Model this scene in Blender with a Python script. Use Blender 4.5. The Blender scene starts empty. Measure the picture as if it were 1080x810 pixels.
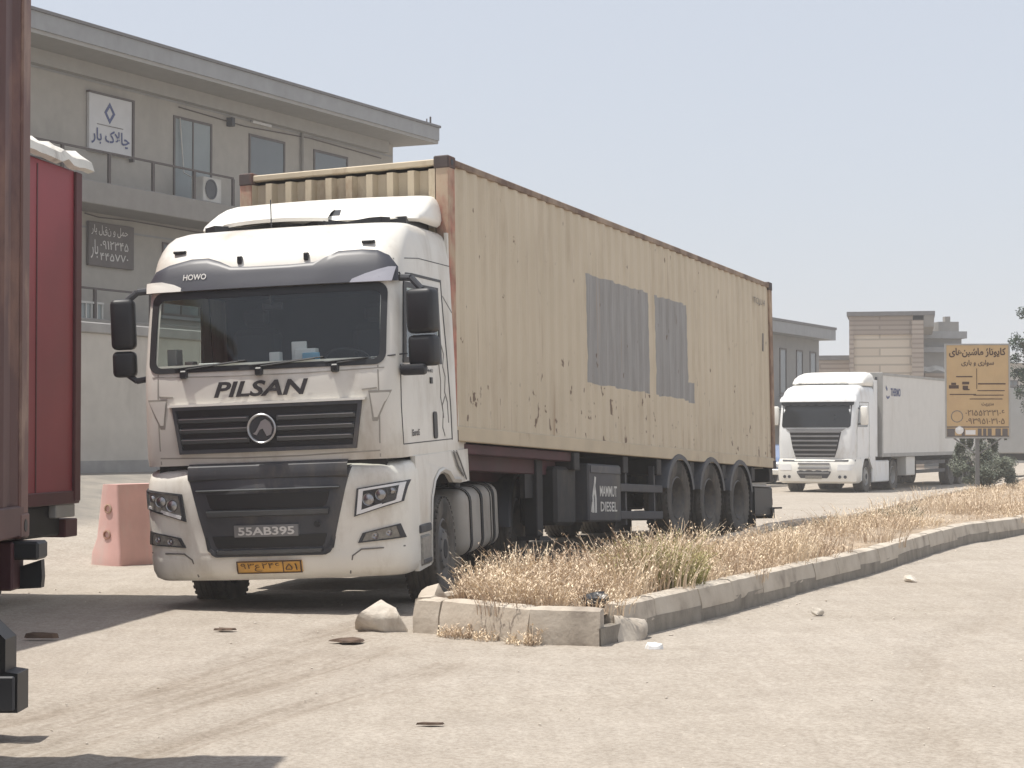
import bpy, bmesh, math, random
from mathutils import Vector, Matrix, Euler, noise
rad = math.radians
PI = math.pi
random.seed(7)
S = bpy.context.scene

# ------------------------------------------------------------ camera, sky, sun
cam_d = bpy.data.cameras.new('camera'); cam = bpy.data.objects.new('camera', cam_d)
S.collection.objects.link(cam); S.camera = cam
cam.location = (0, 0, 1.6)
cam.rotation_euler = (rad(90) + math.atan(55 / 2135), 0, 0)
cam_d.sensor_width = 36; cam_d.lens = 36 * 2135 / 1080
cam_d.clip_start = 0.1; cam_d.clip_end = 6000
SUN_EL, SUN_AZ = rad(72), rad(-88)          # azimuth clockwise from +Y: -88 = from the left
sd = Vector((math.sin(SUN_AZ) * math.cos(SUN_EL), math.cos(SUN_AZ) * math.cos(SUN_EL), math.sin(SUN_EL)))
W = bpy.data.worlds.new("World"); S.world = W; W.use_nodes = True
wn = W.node_tree.nodes; wl = W.node_tree.links
sky = wn.new('ShaderNodeTexSky'); sky.sky_type = 'NISHITA'; sky.sun_disc = False
sky.sun_elevation = SUN_EL; sky.sun_rotation = SUN_AZ
sky.air_density = 1.0; sky.dust_density = 8.0; sky.ozone_density = 1.0; sky.altitude = 1200
# dusty, washed-out daylight: the sky colour pulled towards a pale grey
hz = wn.new('ShaderNodeMix'); hz.data_type = 'RGBA'; hz.inputs[0].default_value = .70
wl.new(sky.outputs[0], hz.inputs[6]); hz.inputs[7].default_value = (5.1, 5.35, 5.8, 1)
wl.new(hz.outputs[2], wn['Background'].inputs[0]); wn['Background'].inputs[1].default_value = 0.10
sl = bpy.data.lights.new('sun', 'SUN'); sl.energy = 3.6; sl.angle = rad(0.7); sl.color = (1, .95, .87)
so = bpy.data.objects.new('sun', sl); S.collection.objects.link(so)
so.rotation_euler = sd.to_track_quat('Z', 'Y').to_euler()
S.view_settings.view_transform = 'Standard'; S.view_settings.look = 'None'
S.view_settings.gamma = 1; S.view_settings.exposure = 0.55
S.view_settings.use_curve_mapping = False
S.cycles.max_bounces = 6; S.cycles.volume_bounces = 1

# ------------------------------------------------------------ materials
MATS = {}
def nodes_of(name):
    m = bpy.data.materials.new(name); m.use_nodes = True
    MATS[name] = m
    return m, m.node_tree.nodes, m.node_tree.links
def mat(name, col, rough=.6, metal=0, spec=.5, var=.12, scale=3, grime=None, gr_scale=1.2, bump=0, bscale=60, coat=0, gr_lo=.52, gr_hi=.72):
    """procedural paint / plastic / stone: base colour with mottling, dirt film and fine bump"""
    m, N, L = nodes_of(name); b = N['Principled BSDF']
    tc = N.new('ShaderNodeTexCoord')
    n1 = N.new('ShaderNodeTexNoise'); n1.inputs['Scale'].default_value = scale; n1.inputs['Detail'].default_value = 6
    L.new(tc.outputs['Object'], n1.inputs['Vector'])
    mr = N.new('ShaderNodeMapRange'); L.new(n1.outputs[0], mr.inputs[0])
    mr.inputs[1].default_value = .3; mr.inputs[2].default_value = .7
    mr.inputs[3].default_value = 1 - var; mr.inputs[4].default_value = 1 + var
    mx = N.new('ShaderNodeMix'); mx.data_type = 'RGBA'; mx.blend_type = 'MULTIPLY'; mx.inputs[0].default_value = 1
    mx.inputs[6].default_value = (*col, 1); L.new(mr.outputs[0], mx.inputs[7])
    out = mx.outputs[2]
    if grime:
        n2 = N.new('ShaderNodeTexNoise'); n2.inputs['Scale'].default_value = gr_scale; n2.inputs['Detail'].default_value = 10; n2.inputs['Roughness'].default_value = .65
        mp = N.new('ShaderNodeMapping'); mp.inputs['Scale'].default_value = (1, 1, .45); mp.inputs['Location'].default_value = (3.1, 7.7, 1.3)
        L.new(tc.outputs['Object'], mp.inputs[0]); L.new(mp.outputs[0], n2.inputs['Vector'])
        m2 = N.new('ShaderNodeMapRange'); L.new(n2.outputs[0], m2.inputs[0]); m2.inputs[1].default_value = gr_lo; m2.inputs[2].default_value = gr_hi
        x2 = N.new('ShaderNodeMix'); x2.data_type = 'RGBA'; L.new(m2.outputs[0], x2.inputs[0]); L.new(out, x2.inputs[6]); x2.inputs[7].default_value = (*grime, 1)
        out = x2.outputs[2]
    L.new(out, b.inputs['Base Color'])
    b.inputs['Roughness'].default_value = rough; b.inputs['Metallic'].default_value = metal
    b.inputs['Specular IOR Level'].default_value = spec; b.inputs['Coat Weight'].default_value = coat
    if bump:
        n3 = N.new('ShaderNodeTexNoise'); n3.inputs['Scale'].default_value = bscale; n3.inputs['Detail'].default_value = 4
        L.new(tc.outputs['Object'], n3.inputs['Vector'])
        bp = N.new('ShaderNodeBump'); bp.inputs['Strength'].default_value = bump; bp.inputs['Distance'].default_value = .02
        L.new(n3.outputs[0], bp.inputs['Height']); L.new(bp.outputs[0], b.inputs['Normal'])
    return m
DUST = (.42, .36, .29)
mat('cab_white', (.68, .655, .60), .38, var=.04, grime=(.43, .38, .31), gr_scale=1.9, coat=.2, gr_lo=.47, gr_hi=.74)
mat('cab_white_clean', (.82, .80, .74), .4, var=.03, coat=.2)
mat('bumper_white', (.78, .755, .69), .45, var=.05, grime=(.50, .45, .37), gr_scale=2.4, gr_lo=.48, gr_hi=.76)
mat('cab_white2', (.78, .79, .79), .38, var=.03, grime=(.6, .57, .52), gr_scale=2)
mat('visor', (.04, .042, .055), .45, var=.1)
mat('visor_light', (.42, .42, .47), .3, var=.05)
mat('plastic_dark', (.045, .048, .056), .6, var=.15, grime=(.12, .11, .10), gr_scale=3)
mat('plastic_mid', (.06, .063, .072), .55, var=.15, grime=(.12, .11, .10), gr_scale=3)
mat('plastic_black', (.016, .017, .02), .5, var=.1)
mat('mirror_shell', (.012, .013, .017), .5, var=.1)
mat('trim_silver', (.42, .42, .43), .35, metal=.6, var=.1)
mat('slat_grey', (.075, .08, .085), .4, var=.1)
mat('chrome', (.35, .35, .36), .35, metal=1, var=.05)
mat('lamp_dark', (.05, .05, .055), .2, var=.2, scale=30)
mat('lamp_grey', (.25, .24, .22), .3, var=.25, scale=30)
mat('lamp_white', (.8, .8, .8), .25, var=.04)
mat('rubber', (.045, .043, .041), .85, var=.2, grime=(.17, .15, .125), gr_scale=2.5, gr_lo=.38, gr_hi=.66)
mat('rim', (.12, .115, .11), .6, var=.2, grime=(.22, .19, .155), gr_scale=4)
mat('tank', (.36, .335, .30), .6, metal=.1, var=.12, grime=(.25, .21, .17), gr_scale=2)
mat('chassis', (.02, .02, .022), .7, var=.2, grime=(.07, .06, .05), gr_scale=2)
mat('chassis_red', (.055, .013, .018), .65, var=.3, grime=(.05, .03, .03), gr_scale=2)
mat('toolbox', (.06, .06, .066), .65, var=.15, grime=(.12, .11, .09), gr_scale=2)
mat('ink', (.035, .032, .035), .6, var=.1)
mat('ink_brown', (.07, .035, .02), .7, var=.1)
mat('ink_blue', (.07, .09, .20), .6, var=.1)
mat('plate_grey', (.20, .20, .205), .5)
mat('panel_line', (.33, .31, .275), .7)
mat('ink_grey', (.17, .16, .15), .7)
mat('white_mark', (.62, .61, .58), .6, var=.1)
mat('plate_yellow', (.62, .33, .06), .5, var=.12, grime=(.35, .22, .10), gr_scale=6)
mat('plate_white', (.62, .61, .60), .5, var=.1)
mat('red_casting', (.36, .15, .11), .8, var=.35, scale=8, grime=(.45, .34, .24), gr_scale=4, gr_lo=.4, gr_hi=.6)
mat('rear_post', (.22, .14, .10), .8, var=.3, scale=6, grime=(.45, .34, .24), gr_scale=4, gr_lo=.45, gr_hi=.65)
mat('casting_dark', (.06, .045, .042), .8, var=.3, grime=(.16, .07, .045), gr_scale=5)
mat('rail_rust', (.30, .225, .165), .8, var=.25, scale=4, grime=(.14, .09, .065), gr_scale=3, gr_lo=.42, gr_hi=.62)
mat('rail_beige', (.50, .42, .30), .6, var=.08, grime=(.26, .17, .10), gr_scale=2.5, gr_lo=.56, gr_hi=.75)
mat('brown_box', (.085, .036, .033), .6, var=.2, scale=2, grime=(.25, .13, .09), gr_scale=1.5)
mat('brown_post', (.13, .066, .056), .6, var=.2, grime=(.30, .20, .15), gr_scale=3, gr_lo=.5, gr_hi=.7)
mat('red_tarp', (.25, .028, .042), .5, var=.12, scale=1.2)
mat('red_post', (.085, .018, .022), .6, var=.15)
mat('tarp_white', (.62, .60, .55), .7, var=.12, grime=(.3, .27, .23), gr_scale=4)
mat('pink_plastic', (.62, .37, .33), .6, var=.10, grime=(.60, .47, .42), gr_scale=2.5, gr_lo=.45)
mat('render_grey', (.36, .34, .305), .9, var=.06, grime=(.30, .285, .255), gr_scale=.6)
mat('fascia', (.29, .295, .30), .75, var=.06, grime=(.24, .24, .24), gr_scale=.8)
mat('fascia_cap', (.16, .155, .155), .7, var=.1)
mat('soffit', (.32, .31, .29), .8, var=.05)
mat('dark_glass', (.015, .017, .02), .12, var=.2, scale=2)
mat('window_glass', (.13, .15, .16), .2, var=.1, scale=.8)
mat('window_pale', (.22, .25, .25), .25, var=.1, scale=.8)
mat('frame_dark', (.10, .085, .08), .6)
mat('rail_iron', (.09, .075, .07), .7)
mat('wall_paint', (.50, .47, .42), .9, var=.06, grime=(.36, .33, .29), gr_scale=.7)
mat('wall_cap', (.33, .32, .305), .9)
mat('sign_white', (.55, .55, .55), .6, var=.04)
mat('banner', (.12, .105, .10), .7)
mat('sign_ochre', (.55, .385, .20), .6, var=.05, grime=(.50, .33, .18), gr_scale=1.5)
mat('post_grey', (.16, .16, .16), .6)
mat('ac_white', (.5, .49, .46), .6)
mat('slab', (.26, .245, .225), .9, var=.06)
mat('reefer', (.64, .63, .60), .5, var=.03, grime=(.52, .50, .46), gr_scale=.5)
mat('grille_silver', (.24, .24, .245), .4, metal=.3, var=.1)
mat('stucco2', (.27, .265, .255), .9, var=.05)
mat('kerb_band_dark', (.24, .215, .18), .95, var=.18, scale=6, grime=(.14, .12, .10), gr_scale=3, bump=.3, bscale=40)
mat('rock', (.54, .49, .42), .95, var=.2, scale=7, grime=(.33, .27, .21), gr_scale=4, bump=.5, bscale=30)
mat('soil', (.33, .26, .19), 1, var=.25, scale=5, bump=.6, bscale=25)
mat('debris', (.10, .065, .045), .9, var=.3, scale=10)
mat('paper', (.75, .75, .74), .6, var=.05)
mat('bag_black', (.02, .02, .022), .35, bump=.5, bscale=20)
mat('bark', (.09, .065, .05), .95, var=.3)
mat('car_blue', (.10, .16, .30), .3, coat=.5)
mat('cloth_interior', (.05, .05, .055), .9)
mat('dash', (.03, .03, .033), .7)
mat('paper_blue', (.2, .42, .6), .6)
mat('light_metal', (.35, .345, .33), .6, var=.1)
mat('grey_trailer', (.32, .32, .315), .6, var=.05)

def glass(name, tint, gloss=.05):
    m, N, L = nodes_of(name); N.remove(N['Principled BSDF'])
    t = N.new('ShaderNodeBsdfTransparent'); t.inputs[0].default_value = (*tint, 1)
    g = N.new('ShaderNodeBsdfGlossy'); g.inputs['Roughness'].default_value = gloss; g.inputs[0].default_value = (.9, .93, .95, 1)
    lw = N.new('ShaderNodeLayerWeight'); lw.inputs[0].default_value = .5
    pw = N.new('ShaderNodeMath'); pw.operation = 'POWER'; L.new(lw.outputs['Facing'], pw.inputs[0]); pw.inputs[1].default_value = 5
    f = N.new('ShaderNodeMath'); f.operation = 'MULTIPLY_ADD'; L.new(pw.outputs[0], f.inputs[0]); f.inputs[1].default_value = .9; f.inputs[2].default_value = .055
    x = N.new('ShaderNodeMixShader'); L.new(f.outputs[0], x.inputs[0]); L.new(t.outputs[0], x.inputs[1]); L.new(g.outputs[0], x.inputs[2])
    L.new(x.outputs[0], N['Material Output'].inputs[0])
glass('windshield', (.86, .90, .88)); glass('door_glass', (.82, .90, .86))

def m_leaf(name, c1, c2, sc=3):
    m, N, L = nodes_of(name); b = N['Principled BSDF']
    at = N.new('ShaderNodeAttribute'); at.attribute_name = 'tint'
    r = N.new('ShaderNodeValToRGB'); r.color_ramp.elements[0].color = (*c1, 1); r.color_ramp.elements[1].color = (*c2, 1)
    L.new(at.outputs['Fac'], r.inputs[0]); L.new(r.outputs[0], b.inputs['Base Color'])
    b.inputs['Roughness'].default_value = .9; b.inputs['Specular IOR Level'].default_value = .15
m_leaf('dry_grass', (.45, .34, .25), (.82, .69, .51)); m_leaf('green_weed', (.20, .19, .07), (.52, .47, .22))
m_leaf('bush_leaf', (.09, .105, .085), (.22, .24, .19)); m_leaf('tree_leaf', (.025, .045, .03), (.07, .095, .06))
m_leaf('dark_weed', (.06, .065, .04), (.16, .16, .10))

def m_ground():
    m, N, L = nodes_of('dusty_ground'); b = N['Principled BSDF']
    geo = N.new('ShaderNodeNewGeometry')
    def nz(scale, det, vec=None, mp=None, rough=.6):
        n = N.new('ShaderNodeTexNoise'); n.inputs['Scale'].default_value = scale; n.inputs['Detail'].default_value = det; n.inputs['Roughness'].default_value = rough
        q = N.new('ShaderNodeMapping'); L.new(geo.outputs['Position'], q.inputs[0])
        if mp and len(mp) > 2: q.vector_type = 'TEXTURE'
        if mp: q.inputs['Rotation'].default_value = (0, 0, mp[0]); q.inputs['Scale'].default_value = mp[1]
        L.new(q.outputs[0], n.inputs['Vector']); return n.outputs[0]
    def ramp(v, a, ca, bb, cb):
        r = N.new('ShaderNodeValToRGB'); r.color_ramp.elements[0].position = a; r.color_ramp.elements[0].color = (*ca, 1)
        r.color_ramp.elements[1].position = bb; r.color_ramp.elements[1].color = (*cb, 1); L.new(v, r.inputs[0]); return r.outputs[0]
    def mix(f, a, c, mode='MIX'):
        x = N.new('ShaderNodeMix'); x.data_type = 'RGBA'; x.blend_type = mode
        if isinstance(f, float): x.inputs[0].default_value = f
        else: L.new(f, x.inputs[0])
        for i, s in ((6, a), (7, c)):
            if isinstance(s, tuple): x.inputs[i].default_value = (*s, 1)
            else: L.new(s, x.inputs[i])
        return x.outputs[2]
    base = ramp(nz(.35, 5), .35, (.37, .333, .285), .65, (.425, .39, .345))
    patch = ramp(nz(1.7, 8), .36, (.36, .323, .28), .64, (.46, .42, .37))
    c = mix(.45, base, patch)
    streak = ramp(nz(2.2, 7, mp=(rad(24), (3.0, .35, 1))), .38, (.93, .92, .91), .64, (1.03, 1.03, 1.03))
    c = mix(.75, c, streak, 'MULTIPLY')
    grit = ramp(nz(30, 4, rough=.8), .36, (.72, .70, .68), .58, (1.06, 1.06, 1.06))
    c = mix(.8, c, grit, 'MULTIPLY')
    fine = ramp(nz(11, 9, mp=(rad(30), (1.6, .8, 1)), rough=.75), .36, (.82, .80, .78), .62, (1.04, 1.035, 1.03)); c = mix(.8, c, fine, 'MULTIPLY')
    spots = ramp(nz(14, 3), .69, (0, 0, 0), .74, (.6, .6, .6))
    c = mix(spots, c, (.27, .22, .17))
    at = N.new('ShaderNodeAttribute'); at.attribute_name = 'track'
    tm = N.new('ShaderNodeMath'); tm.operation = 'MULTIPLY'; L.new(at.outputs['Fac'], tm.inputs[0]); L.new(ramp(nz(1.6, 5, mp=(rad(-16), (.13, 3.5, 1), 1), rough=.6), .40, (.3, .3, .3), .60, (1.1, 1.1, 1.1)), tm.inputs[1])
    tr = ramp(tm.outputs[0], .0, (1.02, 1.02, 1.02), 1., (.77, .74, .71)); c = mix(1., c, tr, 'MULTIPLY')
    ap = N.new('ShaderNodeAttribute'); ap.attribute_name = 'apron'
    asp = ramp(nz(2, 8), .4, (.21, .195, .175), .65, (.28, .255, .22)); c = mix(ap.outputs['Fac'], c, asp)
    L.new(c, b.inputs['Base Color']); b.inputs['Roughness'].default_value = .97; b.inputs['Specular IOR Level'].default_value = .15
    hs = N.new('ShaderNodeMath'); hs.operation = 'MULTIPLY_ADD'; L.new(nz(45, 4, rough=.75), hs.inputs[0]); hs.inputs[1].default_value = .5; L.new(nz(7, 6), hs.inputs[2])
    bp = N.new('ShaderNodeBump'); bp.inputs['Strength'].default_value = .6; bp.inputs['Distance'].default_value = .03
    L.new(hs.outputs[0], bp.inputs['Height']); L.new(bp.outputs[0], b.inputs['Normal'])
m_ground()

def m_kerb():
    m, N, L = nodes_of('kerb_stone'); b = N['Principled BSDF']
    tc = N.new('ShaderNodeTexCoord')
    n = N.new('ShaderNodeTexNoise'); n.inputs['Scale'].default_value = 3; n.inputs['Detail'].default_value = 9; L.new(tc.outputs['Object'], n.inputs['Vector'])
    r = N.new('ShaderNodeValToRGB'); e = r.color_ramp.elements
    e[0].position = .3; e[0].color = (.27, .23, .19, 1); e[1].position = .68; e[1].color = (.54, .485, .41, 1)
    q = e.new(.47); q.color = (.46, .405, .335, 1)
    L.new(n.outputs[0], r.inputs[0]); L.new(r.outputs[0], b.inputs['Base Color']); b.inputs['Roughness'].default_value = .95
    n2 = N.new('ShaderNodeTexNoise'); n2.inputs['Scale'].default_value = 22; n2.inputs['Detail'].default_value = 6; L.new(tc.outputs['Object'], n2.inputs['Vector'])
    bp = N.new('ShaderNodeBump'); bp.inputs['Strength'].default_value = .5; bp.inputs['Distance'].default_value = .012
    L.new(n2.outputs[0], bp.inputs['Height']); L.new(bp.outputs[0], b.inputs['Normal'])
m_kerb()

def m_container():
    """beige corrugated side: two overpainted grey patches, chips, rust runs from the bottom rail"""
    m, N, L = nodes_of('container_side'); b = N['Principled BSDF']
    tc = N.new('ShaderNodeTexCoord'); sp = N.new('ShaderNodeSeparateXYZ'); L.new(tc.outputs['Object'], sp.inputs[0])
    def mth(op, a, c=None, clamp=False):
        n = N.new('ShaderNodeMath'); n.operation = op; n.use_clamp = clamp
        for i, s in enumerate((a, c)):
            if s is None: continue
            if isinstance(s, (int, float)): n.inputs[i].default_value = s
            else: L.new(s, n.inputs[i])
        return n.outputs[0]
    def noi(scale, det, sc=(1, 1, 1), rough=.6, loc=(0, 0, 0)):
        q = N.new('ShaderNodeMapping'); q.inputs['Scale'].default_value = sc; q.inputs['Location'].default_value = loc; L.new(tc.outputs['Object'], q.inputs[0])
        n = N.new('ShaderNodeTexNoise'); n.inputs['Scale'].default_value = scale; n.inputs['Detail'].default_value = det; n.inputs['Roughness'].default_value = rough
        L.new(q.outputs[0], n.inputs['Vector']); return n.outputs[0]
    X, Z = sp.outputs[0], sp.outputs[2]
    # edge wobble, stepped with the corrugations
    wob = mth('MULTIPLY', mth('SUBTRACT', noi(2.6, 2, (1, 0, 0)), .5), .09)
    wobx = mth('MULTIPLY', mth('SUBTRACT', noi(3, 2, (0, 0, 1)), .5), .10)
    zz = mth('ADD', Z, wob); xx = mth('ADD', X, wobx)
    def boxm(x0, x1, z0, z1):
        a = mth('MULTIPLY', mth('GREATER_THAN', xx, x0), mth('LESS_THAN', xx, x1))
        c = mth('MULTIPLY', mth('GREATER_THAN', zz, z0), mth('LESS_THAN', zz, z1)); return mth('MULTIPLY', a, c)
    pm = mth('MAXIMUM', mth('MAXIMUM', boxm(-6.23, -3.98, .83, 2.14), boxm(-7.87, -6.5, .83, 2.14)), boxm(-8.15, -7.87, .80, 1.08))
    def mix(f, a, c):
        x = N.new('ShaderNodeMix'); x.data_type = 'RGBA'
        if isinstance(f, float): x.inputs[0].default_value = f
        else: L.new(f, x.inputs[0])
        for i, s in ((6, a), (7, c)):
            if isinstance(s, tuple): x.inputs[i].default_value = (*s, 1)
            else: L.new(s, x.inputs[i])
        return x.outputs[2]
    def ramp(v, a, c):
        n = N.new('ShaderNodeMapRange'); L.new(v, n.inputs[0]); n.inputs[1].default_value = a; n.inputs[2].default_value = c; return n.outputs[0]
    col = mix(ramp(noi(.7, 6), .35, .68), (.57, .49, .37), (.52, .445, .33))
    col = mix(mth('MULTIPLY', ramp(noi(3, 8, (1.2, 1, .25), .7), .52, .72), .45), col, (.36, .28, .19))
    col = mix(pm, col, mix(ramp(noi(6, 5, (2, 1, .3)), .35, .7), (.30, .295, .29), (.245, .235, .225)))
    # chips, more of them low down
    low = ramp(Z, 1.3, .1); thr = mth('SUBTRACT', .703, mth('MULTIPLY', low, .085))
    ch = mth('MULTIPLY', mth('SUBTRACT', noi(6.2, 4, (1.6, 1, .9), .5, (4, 0, 2)), thr), 40, True)
    col = mix(mth('MULTIPLY', ch, .85), col, (.12, .07, .045))
    rs = mth('MULTIPLY', mth('SUBTRACT', noi(5, 5, (2.2, 1, .12), .6, (1.2, 0, 0)), .60), 9, True)
    rs = mth('MULTIPLY', rs, ramp(Z, .8, .15))
    col = mix(mth('MULTIPLY', rs, .75), col, (.25, .135, .075))
    st = mth('MULTIPLY', mth('MULTIPLY', mth('SUBTRACT', noi(3.1, 3, (2.4, 1, .1), .6, (9, 0, 0)), .66), 12, True), .6)
    col = mix(st, col, (.30, .215, .14))
    L.new(col, b.inputs['Base Color']); b.inputs['Roughness'].default_value = .62
m_container()
def m_courses(name, c1, c2, h=.45):
    m, N, L = nodes_of(name); b = N['Principled BSDF']
    tc = N.new('ShaderNodeTexCoord'); br = N.new('ShaderNodeTexBrick'); L.new(tc.outputs['Object'], br.inputs['Vector'])
    q = N.new('ShaderNodeMapping'); q.inputs['Rotation'].default_value = (rad(90), 0, 0); L.new(tc.outputs['Object'], q.inputs[0]); L.new(q.outputs[0], br.inputs['Vector'])
    br.inputs['Color1'].default_value = (*c1, 1); br.inputs['Color2'].default_value = (*c2, 1)
    br.inputs['Mortar'].default_value = (c2[0] * .75, c2[1] * .75, c2[2] * .75, 1); br.inputs['Scale'].default_value = 1
    br.inputs['Brick Width'].default_value = 3.2; br.inputs['Row Height'].default_value = h; br.inputs['Mortar Size'].default_value = .05
    L.new(br.outputs[0], b.inputs['Base Color']); b.inputs['Roughness'].default_value = .9
m_courses('stone_courses', (.60, .52, .42), (.54, .46, .37)); m_courses('brick_dark', (.38, .32, .27), (.34, .28, .235), .25)

# ------------------------------------------------------------ mesh helpers
class MB:
    def __init__(s): s.v = []; s.f = []; s.mi = []
    def add(s, vs, fs, M=None, mi=0):
        o = len(s.v); s.v += [tuple(M @ Vector(p)) if M else tuple(p) for p in vs]
        s.f += [tuple(i + o for i in f) for f in fs]; s.mi += [mi] * len(fs); return s
    def bm(s, b, M=None, mi=0):
        b.verts.ensure_lookup_table(); b.verts.index_update()
        s.add([v.co.copy() for v in b.verts], [[v.index for v in f.verts] for f in b.faces], M, mi); b.free(); return s
    def box(s, x0, x1, y0, y1, z0, z1, bev=0, M=None, mi=0, seg=1):
        b = bmesh.new(); bmesh.ops.create_cube(b, size=1)
        for v in b.verts: v.co = Vector(((x0 + x1) / 2 + v.co.x * (x1 - x0), (y0 + y1) / 2 + v.co.y * (y1 - y0), (z0 + z1) / 2 + v.co.z * (z1 - z0)))
        if bev: bmesh.ops.bevel(b, geom=b.edges[:], offset=bev, segments=seg, affect='EDGES', profile=.5)
        return s.bm(b, M, mi)
    def prism(s, pts, fn0, fn1, mi=0):
        """pts: 2-D outline; fn0/fn1 map (a,b) to 3-D on either face"""
        n = len(pts); vs = [fn0(*p) for p in pts] + [fn1(*p) for p in pts]
        fs = [tuple(range(n - 1, -1, -1)), tuple(range(n, 2 * n))] + [(i, (i + 1) % n, n + (i + 1) % n, n + i) for i in range(n)]
        return s.add(vs, fs, None, mi)
    def cyl(s, a, b, r, r2=None, n=16, caps=True, mi=0):
        a, b = Vector(a), Vector(b); r2 = r if r2 is None else r2
        q = (b - a).to_track_quat('Z', 'Y'); vs = []
        for p, rr in ((a, r), (b, r2)):
            for i in range(n):
                t = 2 * PI * i / n; vs.append(p + q @ Vector((rr * math.cos(t), rr * math.sin(t), 0)))
        fs = [(i, (i + 1) % n, n + (i + 1) % n, n + i) for i in range(n)]
        if caps: fs += [tuple(range(n - 1, -1, -1)), tuple(range(n, 2 * n))]
        return s.add(vs, fs, None, mi)
    def tube(s, pts, r, n=8):
        for a, b in zip(pts, pts[1:]): s.cyl(a, b, r, n=n)
        return s
    def lathe(s, prof, M=None, n=40, mi=0):
        """prof: (radius, h) round local Y axis"""
        vs = []
        for r, h in prof:
            for i in range(n): t = 2 * PI * i / n; vs.append((r * math.cos(t), h, r * math.sin(t)))
        fs = []
        for k in range(len(prof) - 1):
            for i in range(n): fs.append((k * n + i, (k + 1) * n + i, (k + 1) * n + (i + 1) % n, k * n + (i + 1) % n))
        return s.add(vs, fs, M, mi)
    def grid(s, rows, mi=0, close=False):
        n = len(rows[0]); vs = [p for r in rows for p in r]; fs = []
        for i in range(len(rows) - 1):
            for j in range(n if close else n - 1):
                fs.append((i * n + j, i * n + (j + 1) % n, (i + 1) * n + (j + 1) % n, (i + 1) * n + j))
        return s.add(vs, fs, None, mi)
    def patch(s, F, rows, nu=8, t=.02, off=.004, mi=0):
        """a panel laid on surface F(u,v,off): rows of (v,u0,u1) with its edges carried back to the surface"""
        top = [[F(u0 + (u1 - u0) * j / nu, v, off) for j in range(nu + 1)] for v, u0, u1 in rows]
        s.grid(top, mi)
        bot = [[F(u0 + (u1 - u0) * j / nu, v, off - t) for j in range(nu + 1)] for v, u0, u1 in rows]
        for a, b in ((top[0], bot[0]), (top[-1], bot[-1]), ([r[0] for r in top], [r[0] for r in bot]), ([r[-1] for r in top], [r[-1] for r in bot])):
            s.grid([a, b], mi)
        return s
    def ring(s, F, outer, inner, off=.01, t=.02, mi=0):
        n = len(outer); A = [F(*p, off) for p in outer]; B = [F(*p, off) for p in inner]
        A0 = [F(*p, off - t) for p in outer]; B0 = [F(*p, off - t) for p in inner]
        for a, b in ((A0, A), (A, B), (B, B0)): s.grid([a, b], mi, close=True)
        return s
    def line(s, F, pts, w, off=.004, t=.01, mi=0):
        """a strip of width w along a polyline on surface F"""
        for (a, b), (c, d) in zip(pts, pts[1:]):
            l = math.hypot(c - a, d - b); nx, ny = -(d - b) / l * w / 2, (c - a) / l * w / 2; ex, ey = (c - a) / l * w * .3, (d - b) / l * w * .3
            k = max(1, int(l / .15)); P = [(a - ex + (c - a + 2 * ex) * i / k, b - ey + (d - b + 2 * ey) * i / k) for i in range(k + 1)]
            U = [F(x + nx, y + ny, off) for x, y in P]; D = [F(x - nx, y - ny, off) for x, y in P]
            s.grid([U, D], mi); s.grid([[F(x + nx, y + ny, off - t) for x, y in P], U], mi); s.grid([D, [F(x - nx, y - ny, off - t) for x, y in P]], mi)
        return s
    def build(s, name, mats, parent=None, smooth=35, recalc=True):
        me = bpy.data.meshes.new(name); me.from_pydata(s.v, [], s.f)
        for m in (mats if isinstance(mats, (list, tuple)) else [mats]): me.materials.append(MATS[m])
        if any(s.mi): me.polygons.foreach_set('material_index', s.mi)
        if recalc:
            b = bmesh.new(); b.from_mesh(me); bmesh.ops.remove_doubles(b, verts=b.verts[:], dist=1e-5)
            bmesh.ops.recalc_face_normals(b, faces=b.faces[:]); b.to_mesh(me); b.free()
        if smooth:
            me.polygons.foreach_set('use_smooth', [True] * len(me.polygons)); me.set_sharp_from_angle(angle=rad(smooth))
        o = bpy.data.objects.new(name, me); S.collection.objects.link(o)
        if parent: o.parent = parent
        return o
def tag(o, label=None, cat=None, group=None, kind=None):
    if label: o['label'] = label
    if cat: o['category'] = cat
    if group: o['group'] = group
    if kind: o['kind'] = kind
    return o
def thing(name, label, cat, loc=(0, 0, 0), rot=(0, 0, 0), group=None):
    o = bpy.data.objects.new(name, None); S.collection.objects.link(o); o.empty_display_size = .3
    o.location = loc; o.rotation_euler = rot; return tag(o, label, cat, group)
def copy_tree(o, parent=None):
    c = o.copy(); S.collection.objects.link(c)
    if parent: c.parent = parent
    for ch in [x for x in S.objects if x.parent == o]: copy_tree(ch, c)
    return c
def smoothstep(a, b, x):
    t = min(1, max(0, (x - a) / (b - a))); return t * t * (3 - 2 * t)
def rrect(u0, u1, v0, v1, r, n=5):
    P = []
    for cx, cy, a in ((u1 - r, v1 - r, 0), (u0 + r, v1 - r, 90), (u0 + r, v0 + r, 180), (u1 - r, v0 + r, 270)):
        for i in range(n + 1): t = rad(a + 90 * i / n); P.append((cx + r * math.cos(t), cy + r * math.sin(t)))
    return P
def rr_rows(u0, u1, v0, v1, r, n=5, mid=6):
    R = []
    for i in range(n + 1): t = rad(90 * i / n); R.append((v0 + r - r * math.cos(t), u0 + r - r * math.sin(t), u1 - r + r * math.sin(t)))
    for i in range(1, mid): R.append((v0 + r + (v1 - v0 - 2 * r) * i / mid, u0, u1))
    for i in range(n + 1): t = rad(90 * i / n); R.append((v1 - r + r * math.sin(t), u0 + r - r * math.cos(t), u1 - r + r * math.cos(t)))
    return R
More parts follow.
